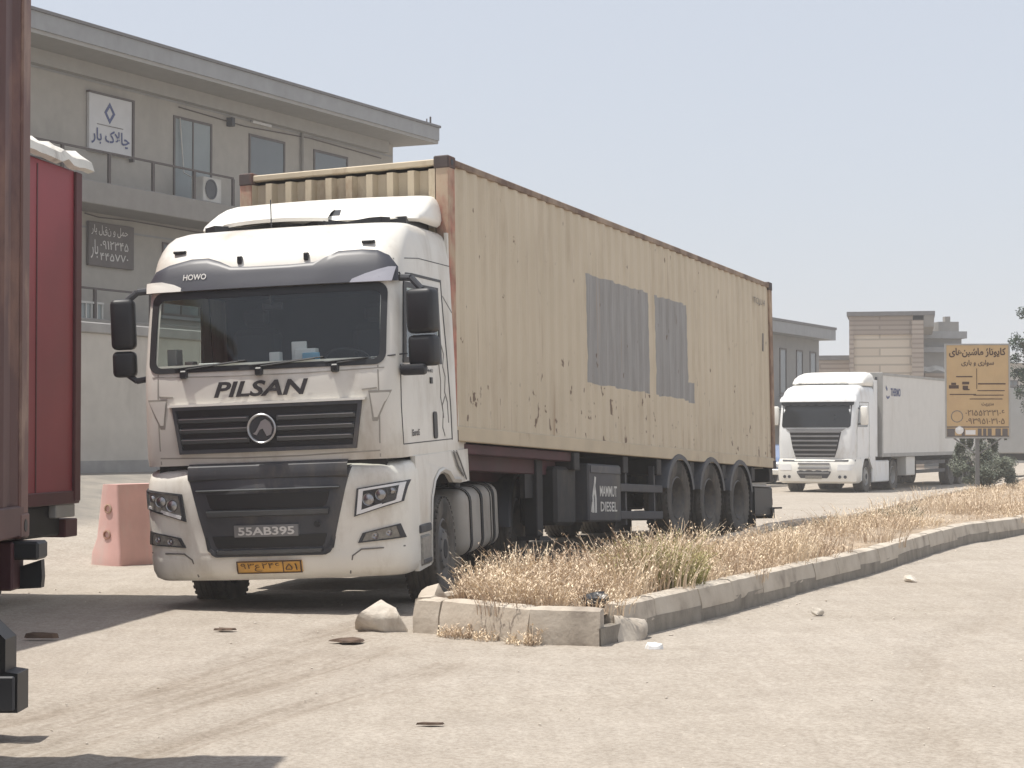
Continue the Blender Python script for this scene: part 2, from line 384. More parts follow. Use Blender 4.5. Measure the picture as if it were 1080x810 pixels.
def dens(P, k=10):
    R = []
    for a, c in zip(P, P[1:] + P[:1]): R += [(a[0] + (c[0] - a[0]) * i / k, a[1] + (c[1] - a[1]) * i / k) for i in range(k)]
    return R
# writing: text turned to mesh; Persian shaped by hand into its joined forms
AR = {'ا': (0xFE8D, 2), 'ب': (0xFE8F, 4), 'پ': (0xFB56, 4), 'ت': (0xFE95, 4), 'چ': (0xFB7A, 4), 'د': (0xFEA9, 2), 'ر': (0xFEAD, 2), 'ژ': (0xFB8A, 2),
      'س': (0xFEB1, 4), 'ش': (0xFEB5, 4), 'ع': (0xFEC9, 4), 'ک': (0xFB8E, 4), 'ل': (0xFEDD, 4), 'م': (0xFEE1, 4), 'ن': (0xFEE5, 4), 'و': (0xFEED, 2), 'ه': (0xFEE9, 4),
      'ی': (0xFBFC, 4), 'ح': (0xFEA1, 4), 'خ': (0xFEA5, 4), 'ز': (0xFEAF, 2), 'گ': (0xFB92, 4)}
def persian(s):
    out = []; i = 0
    while i < len(s):
        c = s[i]
        if c not in AR: out.append(c if c != '\u200c' else ''); i += 1; continue
        prev = i > 0 and s[i - 1] in AR and AR[s[i - 1]][1] == 4
        if c == 'ل' and i + 1 < len(s) and s[i + 1] == 'ا':
            out.append(chr(0xFEFC if prev else 0xFEFB)); i += 2; continue
        b, n = AR[c]; nxt = n == 4 and i + 1 < len(s) and s[i + 1] in AR
        out.append(chr(b + (3 if prev and nxt else 2 if nxt else 1 if prev else 0))); i += 1
    res = []; dig = ''
    for ch in out:
        if ch and ch in '۰۱۲۳۴۵۶۷۸۹': dig += ch
        else:
            if dig: res.append(dig); dig = ''
            res.append(ch)
    if dig: res.append(dig)
    return ''.join(reversed(res))
def write(mb, s, F, u0, v0, w, h, bold=0, shear=0, off=.006, mi=0, t=None):
    """fit string s into the box u0..u0+w, v0..v0+h of surface F"""
    c = bpy.data.curves.new('writing', 'FONT'); c.body = s; c.offset = bold; c.shear = shear; c.resolution_u = 3
    o = bpy.data.objects.new('writing', c); S.collection.objects.link(o); bpy.context.view_layer.update()
    me = bpy.data.meshes.new_from_object(o.evaluated_get(bpy.context.evaluated_depsgraph_get()))
    if me and len(me.vertices):
        xs = [v.co.x for v in me.vertices]; ys = [v.co.y for v in me.vertices]
        x0, x1, y0, y1 = min(xs), max(xs), min(ys), max(ys)
        vs = [F(u0 + (v.co.x - x0) / (x1 - x0) * w, v0 + (v.co.y - y0) / max(1e-6, y1 - y0) * h, off) for v in me.vertices]
        mb.add(vs, [tuple(p.vertices) for p in me.polygons], None, mi)
    bpy.data.objects.remove(o); bpy.data.curves.remove(c)
    return mb

# ------------------------------------------------------------ ground
RD = Vector((.42, .907, 0))
def seg_d(x, y, P):
    best = 9
    for (a, b), (c, d) in zip(P, P[1:]):
        t = max(0, min(1, ((x - a) * (c - a) + (y - b) * (d - b)) / ((c - a) ** 2 + (d - b) ** 2)))
        best = min(best, math.hypot(x - a - t * (c - a), y - b - t * (d - b)))
    return best
TRK = [[(-3.4, 9.5), (-2.4, 12.5), (-1.5, 16), (-1.1, 18.5)], [(-2.3, 8.5), (-1.4, 11.5), (-.5, 14.2)], [(-2.6, 9), (-1.9, 12.3), (-.9, 15.3)], [(-2.95, 9.2), (-2.1, 12.4), (-1.2, 15.8)],
       [(3.6, 8), (3.5, 12), (4.4, 16.5), (6.3, 21), (9.6, 30)], [(2.1, 9.5), (2.3, 12), (3.1, 15), (4.6, 19), (8, 28)]]
def height(x, y):
    s = x * -.9 + y * .438
    h = .93 * smoothstep(15.2, 23, s) * (1 - smoothstep(-1, 4, x - (y - 30) * .12)) * smoothstep(10, 24, y)
    h += .15 * math.exp(-((x - 1.4) ** 2 + (y - 29.5) ** 2) / 16)
    h -= .12 * smoothstep(48, 62, y)
    return h
def build_ground():
    def axis(a, b, st, far, g=1.18):
        L = [a]
        while L[-1] < b: L.append(L[-1] + st)
        d = st
        R = list(L)
        while R[-1] < far: d *= g; R.append(R[-1] + d)
        d = st
        while R[0] > -far: d *= g; R.insert(0, R[0] - d)
        return R
    xs = axis(-5, 9, .09, 2500); ys = axis(7.5, 31, .10, 3000)
    vs = []; tk = []; ap = []
    for y in ys:
        for x in xs:
            near = abs(x) < 14 and 5 < y < 60
            z = height(x, y); t = 0
            if near:
                z += .016 * noise.noise(Vector((x * .35, y * .35, 0))) + .004 * noise.noise(Vector((x * 2.5, y * 2.0, 3)))
                if y < 34:
                    z += .004 * noise.noise(Vector((x * 9, y * 9, 5)))
                    d = min(seg_d(x + .06 * math.sin(y * 1.3), y, P) for P in TRK); z += .004 * math.sin(x * 30 - y * 9) * (1 - smoothstep(.1, .34, d))
                    if d < .34:
                        e = smoothstep(.34, .0, d) ; t = (1 if x < .5 else .45) * e * (.85 + .5 * noise.noise(Vector((x, y * .8, 8)))); z -= .012 * e
                        z += .008 * math.exp(-((d - .28) / .06) ** 2)
            s = x * -.9 + y * .438
            ap.append(smoothstep(18.0, 18.7, s + .5 * noise.noise(Vector((x, y, 2)))) * (1 if x < 3 and y > 25 and y < 60 else 0))
            tk.append(max(0, min(1, t))); vs.append((x, y, z))
    n = len(xs); fs = [(j * n + i, j * n + i + 1, (j + 1) * n + i + 1, (j + 1) * n + i) for j in range(len(ys) - 1) for i in range(n - 1)]
    o = MB().add(vs, fs).build('ground', 'dusty_ground', recalc=False, smooth=80); tag(o, kind='structure')
    for nm, L in (('track', tk), ('apron', ap)):
        a = o.data.attributes.new(nm, 'FLOAT', 'POINT'); a.data.foreach_set('value', L)
build_ground()

# ------------------------------------------------------------ traffic island: kerb, soil
RK = [(-.59, 16.32), (.12, 15.51), (.67, 15.37), (1.18, 16.55), (1.65, 17.66), (2.78, 20.27), (4.32, 23.78), (6.72, 29.77), (8.31, 32.91), (13.2, 43.5), (18.6, 55), (27, 73)]
LK = [(-.81, 16.48), (-.66, 17.0), (.35, 19.4), (2.27, 24.8), (3.64, 28.5), (4.69, 31.4), (8.2, 42), (11.9, 53), (18.5, 73)]
OUT = list(reversed(LK)) + RK            # one outline round the tip, walked from far left to far right
def inset(P, d):
    R = []
    for i, p in enumerate(P):
        a = Vector(P[max(0, i - 1)]); b = Vector(P[min(len(P) - 1, i + 1)]); t = (b - a).normalized()
        R.append((p[0] - t.y * d, p[1] + t.x * d))
    return R
def build_island():
    def resample(P, st):
        R = []
        for (a, b), (c, d) in zip(P, P[1:]):
            l = math.hypot(c - a, d - b); k = max(1, round(l / st))
            for i in range(k): R.append((a + (c - a) * i / k, b + (d - b) * i / k))
        return R + [P[-1]]
    mb = MB(); base = MB()
    P = resample(OUT, 1.05)
    k = 0
    for (a, b), (c, d) in zip(P, P[1:]):
        if b > 60 and random.random() < .0: continue
        if abs(a - .67) < .02 and abs(b - 15.37) < .02: a += (c - a) * .42; b += (d - b) * .42      # broken-out stone at the corner
        t = Vector((c - a, d - b)); l = t.length; t /= l; nrm = Vector((-t.y, t.x))
        ga = .005 + .006 * random.random(); near = b < 22
        jx = random.uniform(-.005, .005); jz = random.uniform(-.005, .005); tl = random.uniform(-.004, .004)
        m = 9 if near else 3; rows = []
        for i in range(m + 1):
            q = ga + (l - 2 * ga) * i / m; x = a + t.x * q; y = b + t.y * q; h = height(x, y)
            ch = (.015 if i in (0, m) else 0) * random.random()
            r = lambda s: random.uniform(-s, s) * (.35 if near else .2)
            low = -.12 if b < 16.5 and a < .6 else .10
            prof = [(.0, low), (.0 + r(.004), .12), (.002 + r(.006), .15), (.022 + r(.008) + ch, .272 + r(.005)), (.055 + ch, .29 + r(.008) - ch), (.15 + r(.006), .295 + r(.006) - ch), (.17, .27), (.18, .05)]
            rows.append([(x + nrm.x * (u + jx), y + nrm.y * (u + jx), h + z + jz + tl * (i / m - .5)) for u, z in prof])
        mb.grid(rows); n = len(rows[0])
        for rw in (rows[0], rows[-1]): mb.add(rw, [tuple(range(n))])
    o = mb.build('kerb', 'kerb_stone', smooth=30); tag(o, kind='structure')
    # darker band along the lower face of the kerb
    Q = resample(RK[2:], .5); rows = []
    for (x, y), (x2, y2) in zip(inset(Q, -.0), inset(Q, .2)):
        h = height(x, y); j = random.uniform(-.01, .01)
        rows.append([(x + (x - x2) * .03, y + (y - y2) * .03, h - .15), (x + (x2 - x) * .01, y + (y2 - y) * .01, h + .135 + j), (x2, y2, h + .13), (x2, y2, h - .15)])
    o = MB().grid(rows).build('kerb_lower_band', 'kerb_band_dark'); tag(o, kind='structure')
    # soil between the kerbs
    L2 = inset(list(reversed(LK)), .15); L2 = list(reversed(L2)); R2 = inset(RK, .15)
    def at(P, y):
        for (a, b), (c, d) in zip(P, P[1:]):
            if b <= y <= d: return a + (c - a) * (y - b) / (d - b)
        return P[0][0] if y < P[0][1] else P[-1][0]
    Rm = [p for p in R2 if p[1] > 15.3 and p[0] > .5]; rows = []; y = 15.62
    while y < 72:
        xr = at(Rm, y); xl = at(L2, y) if y > 16.6 else max(-.62, .12 - (y - 15.51) * .9) + .08
        if y <= 16.6: xl = min(xr - .05, .10 - (y - 15.62) * .82)
        rows.append([(xl + (xr - xl) * i / 10, y, height(xl, y) + .215 + .03 * noise.noise(Vector((i * .8, y * 1.5, 0))) + (.05 * math.sin(PI * i / 10))) for i in range(11)])
        y += .12 if y < 22 else .6
    o = MB().grid(rows).build('island_soil', 'soil'); tag(o, kind='structure')
    return lambda y: (at(L2, y) if y > 16.6 else .10 - (y - 15.62) * .82, at(Rm, y))
span = build_island()

def blades(name, matn, spots, parent=None):
    """spots: (x, y, z, radius, height, count); arching seeded stems plus leaf blades"""
    vs = []; fs = []; tint = []
    for (cx, cy, cz, r, h, n) in spots:
        tb = random.uniform(.1, .75)
        for _ in range(n):
            a = random.uniform(0, 2 * PI); q = r * math.sqrt(random.random())
            x, y = cx + q * math.cos(a), cy + q * math.sin(a); hh = h * random.uniform(.45, 1.15) * (1 - .35 * (q / r) ** 2)
            la = a + random.uniform(-1, 1); lean = random.uniform(.05, .62) * hh; w = random.uniform(.0022, .005) * (1 + cy / 45)
            wd = random.uniform(0, PI); wx, wy = math.cos(wd) * w, math.sin(wd) * w; t = min(1, max(0, tb + random.uniform(-.3, .35)))
            o = len(vs); K = 3
            for i in range(K + 1):
                s = i / K; px = x + lean * s * s * math.cos(la); py = y + lean * s * s * math.sin(la); pz = cz - .03 + hh * s * (1 - .18 * s * s); ww = 1 - .75 * s
                vs += [(px - wx * ww, py - wy * ww, pz), (px + wx * ww, py + wy * ww, pz)]
            for i in range(K): fs.append((o + 2 * i, o + 2 * i + 1, o + 2 * i + 3, o + 2 * i + 2)); tint.append(t)
            for _k in range(random.choice((2, 3, 4)) if cy < 24 else random.choice((1, 2))):            # seed heads / side leaflets
                s = random.uniform(.45, 1); px = x + lean * s * s * math.cos(la); py = y + lean * s * s * math.sin(la); pz = cz - .03 + hh * s * (1 - .18 * s * s)
                e = random.uniform(.014, .032) * (1 + cy / 60); b1 = random.uniform(0, 2 * PI); d = Vector((math.cos(b1), math.sin(b1), random.uniform(.2, 1.1))).normalized() * e
                sd2 = Vector((-math.sin(b1), math.cos(b1), 0)) * e * .17; o = len(vs); p = Vector((px, py, pz))
                vs += [tuple(p), tuple(p + d * .5 + sd2), tuple(p + d), tuple(p + d * .5 - sd2)]; fs.append((o, o + 1, o + 2, o + 3)); tint.append(min(1, t + random.uniform(-.1, .3)))
    o = MB().add(vs, fs).build(name, matn, parent, smooth=0, recalc=False)
    a = o.data.attributes.new('tint', 'FLOAT', 'FACE'); a.data.foreach_set('value', tint)
    return o
def build_grass():
    sp = []
    def dens(y):                                        # bands of tall and sparse growth along the island
        if y < 16.3: return 1, .42
        if y < 19: return 1, .60
        if y < 23: return .9, .52
        if y < 25: return .35, .25
        if y < 30: return .95, .50
        if y < 34: return .35, .25
        if y < 42: return .9, .42
        return .8, .26
    y = 15.9
    while y < 66:
        l, r = span(y); l += .12; r -= .16; w = r - l; st = .30 + (y - 15) * .012
        d, h = dens(y); k = max(1, int(w / st))
        for i in range(k):
            if random.random() > d: continue
            x = l + w * (i + random.random()) / k; x = max(l, min(r, x)); hh = h * random.uniform(.7, 1.1)
            nz_ = noise.noise(Vector((x * 1.15, y * .8, 4)))
            if nz_ < -.22 and y > 22: continue
            hh *= max(.35 if y > 22 else .62, min(1.25, .78 + 1.5 * nz_))
            if y < 17.5 and x < l + .3: hh *= .8
            if 22.5 < y < 36 and x < l + w * .4:
                if random.random() < .6: continue
                hh *= .45
            sp.append((x, y + random.uniform(-.1, .1), height(x, y) + .23, .2 + .006 * y, hh, int(125 if y < 24 else 80 if y < 36 else 50)))
        y += st * .8
    sp += [(-.30, 16.55, .24, .16, .40, 130), (-.12, 16.3, .24, .16, .42, 130), (-.25, 16.95, .24, .16, .5, 130), (.0, 17.1, .24, .2, .55, 150), (.1, 16.1, .24, .15, .4, 110), (-.05, 17.6, .24, .2, .5, 120), (.25, 18.3, .24, .2, .5, 120), (.3, 15.95, .24, .15, .36, 90)]
    sp += [(-.40, 16.02, .0, .13, .20, 90), (-.20, 15.80, .0, .10, .16, 70), (.05, 15.52, .0, .10, .15, 60), (.16, 15.44, .0, .06, .22, 50), (-.52, 16.15, 0, .08, .15, 40)]
    o = blades('dry_grass', 'dry_grass', sp); tag(o, 'straw coloured dry weeds filling the kerbed traffic island', 'dry grass', kind='stuff')
    gw = [(1.10, 17.8, .25, .26, .58, 300), (1.5, 18.0, .25, .22, .5, 200), (1.42, 18.4, .25, .28,   .60, 300), (1.05, 18.6, .25, .22, .52, 90), (1.35, 17.8, .25, .2, .45, 110)]
    o = blades('green_weeds', 'green_weed', gw); tag(o, 'yellow green weeds among the dry ones near the island corner', 'weeds', kind='stuff')
    dk = [(4.35, 27.8, .25, .3, .36, 140), (4.7, 28.5, .25, .3, .3, 120), (3.7, 27.4, .25, .2, .25, 60), (6.4, 33, .25, .35, .32, 140), (5.9, 32.5, .25, .3, .25, 90)]
    o = blades('dark_weeds', 'dark_weed', dk); tag(o, 'low dark green weeds along the far side of the island', 'weeds', kind='stuff')
build_grass()
# litter of stones on the ground
def build_gravel():
    mb = MB(); rr = random.Random(3)
    for i in range(380):
        y = rr.uniform(8, 34) ** 1.0; x = rr.uniform(-.27, .27) * y; l, r = span(y)
        if y > 15.4 and l - .2 < x < r + .2: continue
        nearkerb = rr.random() < .35
        if nearkerb and y > 15.6: x = r + .2 + abs(rr.gauss(0, .35))
        s = rr.uniform(.004, .012) * (1.8 if rr.random() < .08 else 1); b = bmesh.new(); bmesh.ops.create_icosphere(b, subdivisions=1, radius=s)
        for v in b.verts: v.co *= rr.uniform(.7, 1.2); v.co.z *= .6
        mb.bm(b, Matrix.Translation((x, y, height(x, y) + s * .2)))
    o = mb.build('gravel', 'rock', smooth=0); tag(o, 'small stones and grit scattered over the dusty ground', 'gravel', kind='stuff')
build_gravel()
def rock(name, label, loc, s, matn='rock', seed=1, squash=(1, 1, .6), rz=0):
    rr = random.Random(seed); b = bmesh.new(); bmesh.ops.create_icosphere(b, subdivisions=3, radius=1)
    cuts = [Vector((rr.uniform(-1, 1), rr.uniform(-1, 1), rr.uniform(-.6, 1))).normalized() for _ in range(9)]
    for v in b.verts:
        for c in cuts:
            d = v.co.dot(c) - .52
            if d > 0: v.co -= c * d
        v.co *= 1 + .05 * noise.noise(v.co * 3 + Vector((seed, 0, 0)))
        v.co = Vector((v.co.x * s * squash[0], v.co.y * s * squash[1], v.co.z * s * squash[2]))
    o = MB().bm(b).build(name, matn, smooth=40); o.location = loc; o.rotation_euler = (0, 0, rz)
    return tag(o, label, 'rock')
rock('rock', 'pale angular boulder in front of the lorry beside the island tip', (-1.06, 16.6, .10), .29, seed=21, squash=(1.0, .8, .66))
rock('kerb_fragment', 'tall slanting lump of broken kerb at the left tip of the island', (-.68, 16.62, .12), .30, 'kerb_stone', seed=8, squash=(.7, .75, 1.0))
o = rock('kerb_fragment', 'crumbled pale kerb piece sloping in the gap at the island corner', (.90, 15.92, .06), .36, 'kerb_stone', seed=12, squash=(.36, .95, .60), rz=-.4); o.rotation_euler = (.2, 0, -.4)
rock('rock', 'small pale stone on dusty ground below the right stretch of kerb', (2.75, 18.2, .03), .07, seed=15)
rock('rock', 'fist sized white stone near the kerb further right', (4.35, 22.2, .03), .10, seed=16)
def flat_debris(name, label, loc, L, Wd, seed, matn='debris', h=.03, cat='debris', rz=0):
    rr = random.Random(seed); n = 14; top = []
    for i in range(n):
        t = 2 * PI * i / n; r = rr.uniform(.6, 1); top.append((L * r * math.cos(t), Wd * r * math.sin(t)))
    mb = MB(); z = [rr.uniform(.5, 1.3) * h for _ in top]
    vs = [(x, y, 0) for x, y in top] + [(x * .9, y * .9, zz) for (x, y), zz in zip(top, z)] + [(0, 0, h * 1.3)]
    fs = [(i, (i + 1) % n, n + (i + 1) % n, n + i) for i in range(n)] + [(n + i, n + (i + 1) % n, 2 * n) for i in range(n)] + [tuple(range(n - 1, -1, -1))]
    o = mb.add(vs, fs).build(name, matn, smooth=0); o.location = loc; o.rotation_euler = (0, 0, rz); return tag(o, label, cat)
flat_debris('debris', 'flat dark brown scrap on the ground left of the pale boulder', (-1.27, 15.75, .01), .17, .14, 3, h=.02)
flat_debris('debris', 'thin brown flake lying alone in front of the white lorry', (-2.35, 16.65, .01), .11, .07, 5, h=.015)
flat_debris('paper_scrap', 'crumpled white paper scrap lying under the island corner', (1.06, 15.2, .01), .085, .10, 7, 'paper', h=.035, cat='litter')
flat_debris('debris', 'dark twisted scrap of wood in the shade at the left', (-3.68, 15.9, .02), .17, .05, 9, h=.035)
flat_debris('plastic_bag', 'crumpled black bag on the kerb at the corner of the island', (.66, 16.15, .27), .14, .13, 11, 'bag_black', h=.07, cat='bag')
flat_debris('debris', 'thin dark sliver on the bare ground at bottom centre', (-.45, 11.2, .012), .10, .035, 13, h=.01)

# ------------------------------------------------------------ wheels
def wheel(parent, x, y, z, R, w, side, steer=0, front=False, dual=False, rimmat='rim', name='wheel'):
    """side=+1: outer face to +y. part 'wheel' (rubber) with sub-parts rim and hub"""
    M = Matrix.Translation((x, y, z)) @ Matrix.Rotation(steer, 4, 'Z')
    if side < 0: M = M @ Matrix.Rotation(PI, 4, 'Z')
    h = w / 2; r = .29 / .52 * R; mb = MB()
    def tyre(y0):
        pr = [(r, -h * .82), (r * 1.1, -h * .95), (R * .85, -h * 1.04), (R * .95, -h), (R * .985, -h * .9), (R, -h * .75)]
        for g in (-.5, -.17, .17, .5): pr += [(R, h * (g - .05)), (R * .975, h * (g - .04)), (R * .975, h * (g + .04)), (R, h * (g + .05))]
        pr += [(R, h * .75), (R * .985, h * .9), (R * .95, h), (R * .85, h * 1.04), (R * .83, h * 1.02), (R * .70, h * 1.0), (r * 1.1, h * .93), (r, h * .82)]
        mb.lathe([(a, b + y0) for a, b in pr], n=48)
        n = 44
        for i in range(n):                               # shoulder lugs
            t = 2 * PI * i / n
            for sgn in (-1, 1):
                Q = Matrix.Rotation(t, 4, 'Y')
                mb.box(-.016, .016, y0 + sgn * h * .90 - .02, y0 + sgn * h * .90 + .02, R * .955, R * .988, M=Q)
    tyre(0)
    if dual: tyre(-w * 1.12)
    o = mb.build(name, 'rubber', parent); o.matrix_local = M
    rm = MB(); r0 = r * 1.02
    if front: pr = [(r0, h * .86), (r0 * .95, h * .92), (r0 * .92, h * .75), (r0 * .86, h * .55), (r0 * .70, h * .75), (r0 * .62, h * .95), (r0 * .5, h * .98), (.001, h * .98)]
    else: pr = [(r0, h * .86), (r0 * .95, h * .92), (r0 * .92, h * .7), (r0 * .88, h * .1), (r0 * .84, -h * .15), (r0 * .55, -h * .35), (r0 * .5, -h * .3), (.001, -h * .3)]
    rm.lathe(pr, n=36)
    yy = h * .97 if front else -h * .30
    for i in range(10):
        t = 2 * PI * i / 10; c = Vector((math.cos(t) * r0 * .6, yy - (.05 if front else .03), math.sin(t) * r0 * .6)); rm.cyl(c, c + Vector((0, .055, 0)), .018, .014, n=6)
    rm.build('rim', rimmat, o)
    hb = MB(); hy = h * 1.02 if front else h * .35
    hb.lathe([(r0 * .40, yy - .03), (r0 * .38, hy - .02), (r0 * .30, hy), (.001, hy)], n=24); hb.build('hub', 'chassis', o)
    return o

# ------------------------------------------------------------ generic cab surface
class Cab:
    def __init__(s, prof, b=.06): s.p = prof; s.b = b            # rows z,xf,w,r,xr
    def at(s, z):
        P = s.p
        if z <= P[0][0]: return P[0][1:]
        for a, c in zip(P, P[1:]):
            if a[0] <= z <= c[0]:
                t = (z - a[0]) / (c[0] - a[0]); return tuple(a[i] + (c[i] - a[i]) * t for i in range(1, 5))
        return P[-1][1:]
    def front(s, y, z, off=0):
        xf, w, r, xr = s.at(z); yc = w - r; ay = abs(y)
        if ay <= yc: x = xf - s.b * (y / yc) ** 2; return (x + off, y, z)
        dy = min(ay - yc, r * .999); k = math.sqrt(max(0, r * r - dy * dy)); x = xf - s.b - r + k
        return (x + off * k / r, (ay + off * dy / r) * (1 if y > 0 else -1), z)
    def side(s, x, z, off=0, sg=1):
        xf, w, r, xr = s.at(z); xa = xf - s.b - r
        if x <= xa: return (x, sg * (w + off), z)
        dx = min(x - xa, r * .999); k = math.sqrt(max(0, r * r - dx * dx)); return (x + off * dx / r, sg * (w - r + k + off * k / r), z)
    def ringpts(s, z, ts, arc=5, fr=(1, .8, .55, .3, 0), xs=None):
        xf, w, r, xr = s.at(z); xa = xf - s.b - r; A = []
        for t in ts: A.append((xr + t * (xa - xr), w, z))
        for i in range(1, arc): a = rad(90 - 90 * i / arc); A.append((xa + r * math.cos(a), w - r + r * math.sin(a), z))
        yc = w - r
        F = [(xf - s.b * f * f, yc * f, z) for f in fr]
        H = A + F
        return H + [(x, -y, zz) for x, y, zz in reversed(H[:-1])]

def maptext(F, sx=1): return F

# ------------------------------------------------------------ the white tractor
def build_tractor():
    T = thing('lorry_tractor', 'white long-haul tractor unit with dark visor facing the viewer, hauling the beige container', 'lorry',
              (-1.874, 19.762, -.068), (rad(2.17), rad(1.35), rad(258.72)))
    prof = [(1.46, 1.41, 1.215, .17, -1.0), (1.55, 1.425, 1.22, .17, -1.0), (2.0, 1.42, 1.22, .17, -1.0), (2.28, 1.40, 1.22, .17, -1.0), (2.38, 1.375, 1.22, .16, -1.0),
            (2.7, 1.30, 1.215, .16, -1.0), (3.0, 1.215, 1.21, .16, -1.0), (3.1, 1.185, 1.21, .17, -1.0), (3.25, 1.13, 1.205, .19, -1.0), (3.38, 1.05, 1.20, .20, -1.0), (3.48, .96, 1.19, .22, -1.0),
            (3.56, .86, 1.175, .24, -1.0), (3.62, .74, 1.15, .25, -1.0), (3.66, .58, 1.10, .27, -.99), (3.685, .36, 1.0, .3, -.97)]
    cab = Cab(prof); ts = (0, .16, .33, .55, .75, .95, 1.0)
    rows = [cab.ringpts(p[0], ts) for p in prof]; n = len(rows[0]); mb = MB(); vs = [p for r in rows for p in r]; fs = []
    nside = len(ts); nf0 = nside + 4; nf1 = n - 1 - nf0      # first and last front column
    for i in range(len(rows) - 1):
        z0 = rows[i][0][2]; z1 = rows[i + 1][0][2]
        for j in range(n):
            k = (j + 1) % n; win = z0 > 2.37 and z1 < 3.01
            if win and nf0 <= j < nf1: continue
            if win and (2 <= j < 5 or n - 6 <= j < n - 3): continue
            fs.append((i * n + j, i * n + k, (i + 1) * n + k, (i + 1) * n + j))
    fs.append(tuple((len(rows) - 1) * n + j for j in range(n)))
    mb.add(vs, fs); cb = mb.build('cab', 'cab_white', T, smooth=40)
    F, Sd = cab.front, cab.side
    SL = lambda x, z, off: cab.side(x, z, off, 1); SR = lambda x, z, off: cab.side(x, z, off, -1)
    # windscreen: glass, black border, blade arms
    w = MB().patch(F, rr_rows(-1.125, 1.11, 2.315, 3.055, .10), 16, t=.006, off=.006).build('windscreen', 'windshield', T)
    bz = MB().ring(F, dens(rrect(-1.135, 1.115, 2.31, 3.065, .10), 6), dens(rrect(-1.075, 1.06, 2.36, 2.99, .07), 6), off=.012, t=.014); bz.build('windscreen_border', 'plastic_black', w)
    for y in (-.78, -.05, .66):
        a = MB(); p = F(y, 2.30, .02); a.box(p[0] - .03, p[0] + .03, y - .035, y + .035, 2.255, 2.33, .012); q = F(y + .02, 2.34, .03); e = F(y + .52, 2.39, .025)
        a.cyl(q, e, .008, n=6); e2 = F(y + .25, 2.372, .02); a.tube([F(y - .1, 2.352, .02), e2, F(y + .60, 2.40, .02)], .007, 6); a.build('wiper', 'plastic_black', T)
    # visor band
    top = [(-1.19, 3.17), (-1.12, 3.27), (-1.0, 3.325), (-.79, 3.37), (-.62, 3.37), (-.5, 3.33), (-.38, 3.275), (-.2, 3.265), (.2, 3.265), (.42, 3.275), (.54, 3.325), (.64, 3.37), (.85, 3.375), (1.0, 3.36), (1.1, 3.31), (1.17, 3.2)]
    vz = MB(); A = []
    for y, zt in top:
        zb = 3.07
        col = [F(y, zb - .0, .0), F(y, zb, .055)] + [F(y, zb + (zt - zb) * k / 6, .055 - .025 * (k / 6)) for k in range(1, 7)] + [F(y, zt + .005, .0)]
        A.append(col)
    vz.grid(A); v = vz.build('sun_visor', 'visor', T, smooth=50)
    for sg in (-1, 1):
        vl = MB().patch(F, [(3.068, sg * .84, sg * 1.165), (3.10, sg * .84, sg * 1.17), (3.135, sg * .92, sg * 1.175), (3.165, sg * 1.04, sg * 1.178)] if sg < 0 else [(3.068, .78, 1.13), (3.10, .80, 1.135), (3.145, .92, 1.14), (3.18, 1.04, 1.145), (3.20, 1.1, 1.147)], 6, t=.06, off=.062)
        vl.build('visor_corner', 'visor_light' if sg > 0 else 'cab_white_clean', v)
    write(MB(), 'HOWO', lambda u, vv, o: F(u, vv, .045 + o), -.83, 3.17, .23, .055, bold=.02, off=.008).build('lettering', 'white_mark', v)
    for y in (-.30, .34):
        p = F(y, 3.33, 0); MB().box(p[0] - .02, p[0] + .035, y - .022, y + .022, 3.30, 3.375, .008).build('marker_lamp', 'plastic_black', T)
    for y in (-.93, .90):
        p = F(y, 3.45, .0); MB().box(p[0] - .03, p[0] + .045, y - .06, y + .06, 3.435, 3.465, .008).build('marker_lamp', 'plastic_black', T)
    # front lettering and badge
    write(MB(), 'PILSAN', F, -.49, 2.068, .90, .145, bold=.03, shear=.25, off=.012).build('lettering', 'ink', T)
    b = MB(); c0 = F(-.02, 1.775, .05); Q = Matrix.Translation(c0) @ Matrix.Rotation(rad(-90), 4, 'Z')
    b.lathe([(.13, 0), (.137, .03), (.128, .04), (.118, .03), (.116, .012)], Q, n=32)
    bg = b.build('badge', 'trim_silver', T); MB().lathe([(.118, .012), (.001, .012)], Q, n=32).build('badge_face', 'plastic_dark', bg)
    BF = lambda u, vv, o: (c0[0] + .014 + o, c0[1] + u, c0[2] + vv)
    em = MB().prism([(-.085, -.045), (-.05, -.06), (-.02, -.01), (.01, .0), (.045, -.07), (.085, -.055), (.10, .0), (.08, .055), (.035, .085), (-.005, .065), (-.035, .01), (-.06, -.03)], lambda a, c: BF(a, c, -.004), lambda a, c: BF(a, c, .008))
    em.build('emblem', 'trim_silver', bg)
    # upper grille
    g = MB().patch(F, [(1.575, -.80, .80), (1.60, -.83, .83), (1.95, -.885, .885), (1.985, -.87, .87)], 14, t=.03, off=.012)
    gr = g.build('upper_grille', 'plastic_black', T)
    o4 = [(-.90, 1.995), (.90, 1.995), (.835, 1.565), (-.835, 1.565)]; i4 = [(-.865, 1.965), (.865, 1.965), (.805, 1.60), (-.805, 1.60)]
    MB().ring(F, dens(o4), dens(i4), off=.04, t=.04).build('grille_frame', 'plastic_mid', gr)
    MB().line(F, [(-.93, 2.008), (.93, 2.008)], .022, off=.05, t=.05).build('trim', 'cab_white_clean', gr)
    for z in (1.68, 1.775, 1.87):
        yy = .80 + (z - 1.6) * .15
        for a, c in ((-yy, -.15), (.11, yy)):
            s = MB(); rws = [[F(a + (c - a) * i / 8, z + dz, of) for i in range(9)] for dz, of in ((-.028, .01), (-.02, .038), (.012, .045), (.022, .03), (.024, .01))]
            s.grid(rws).build('slat', 'slat_grey', gr)
            MB().line(F, [(a + .02, z + .012), (c - .02, z + .012)], .007, off=.05, t=.01).build('slat_edge', 'trim_silver', gr)
    # panel gaps, corner vents
    sm = MB()
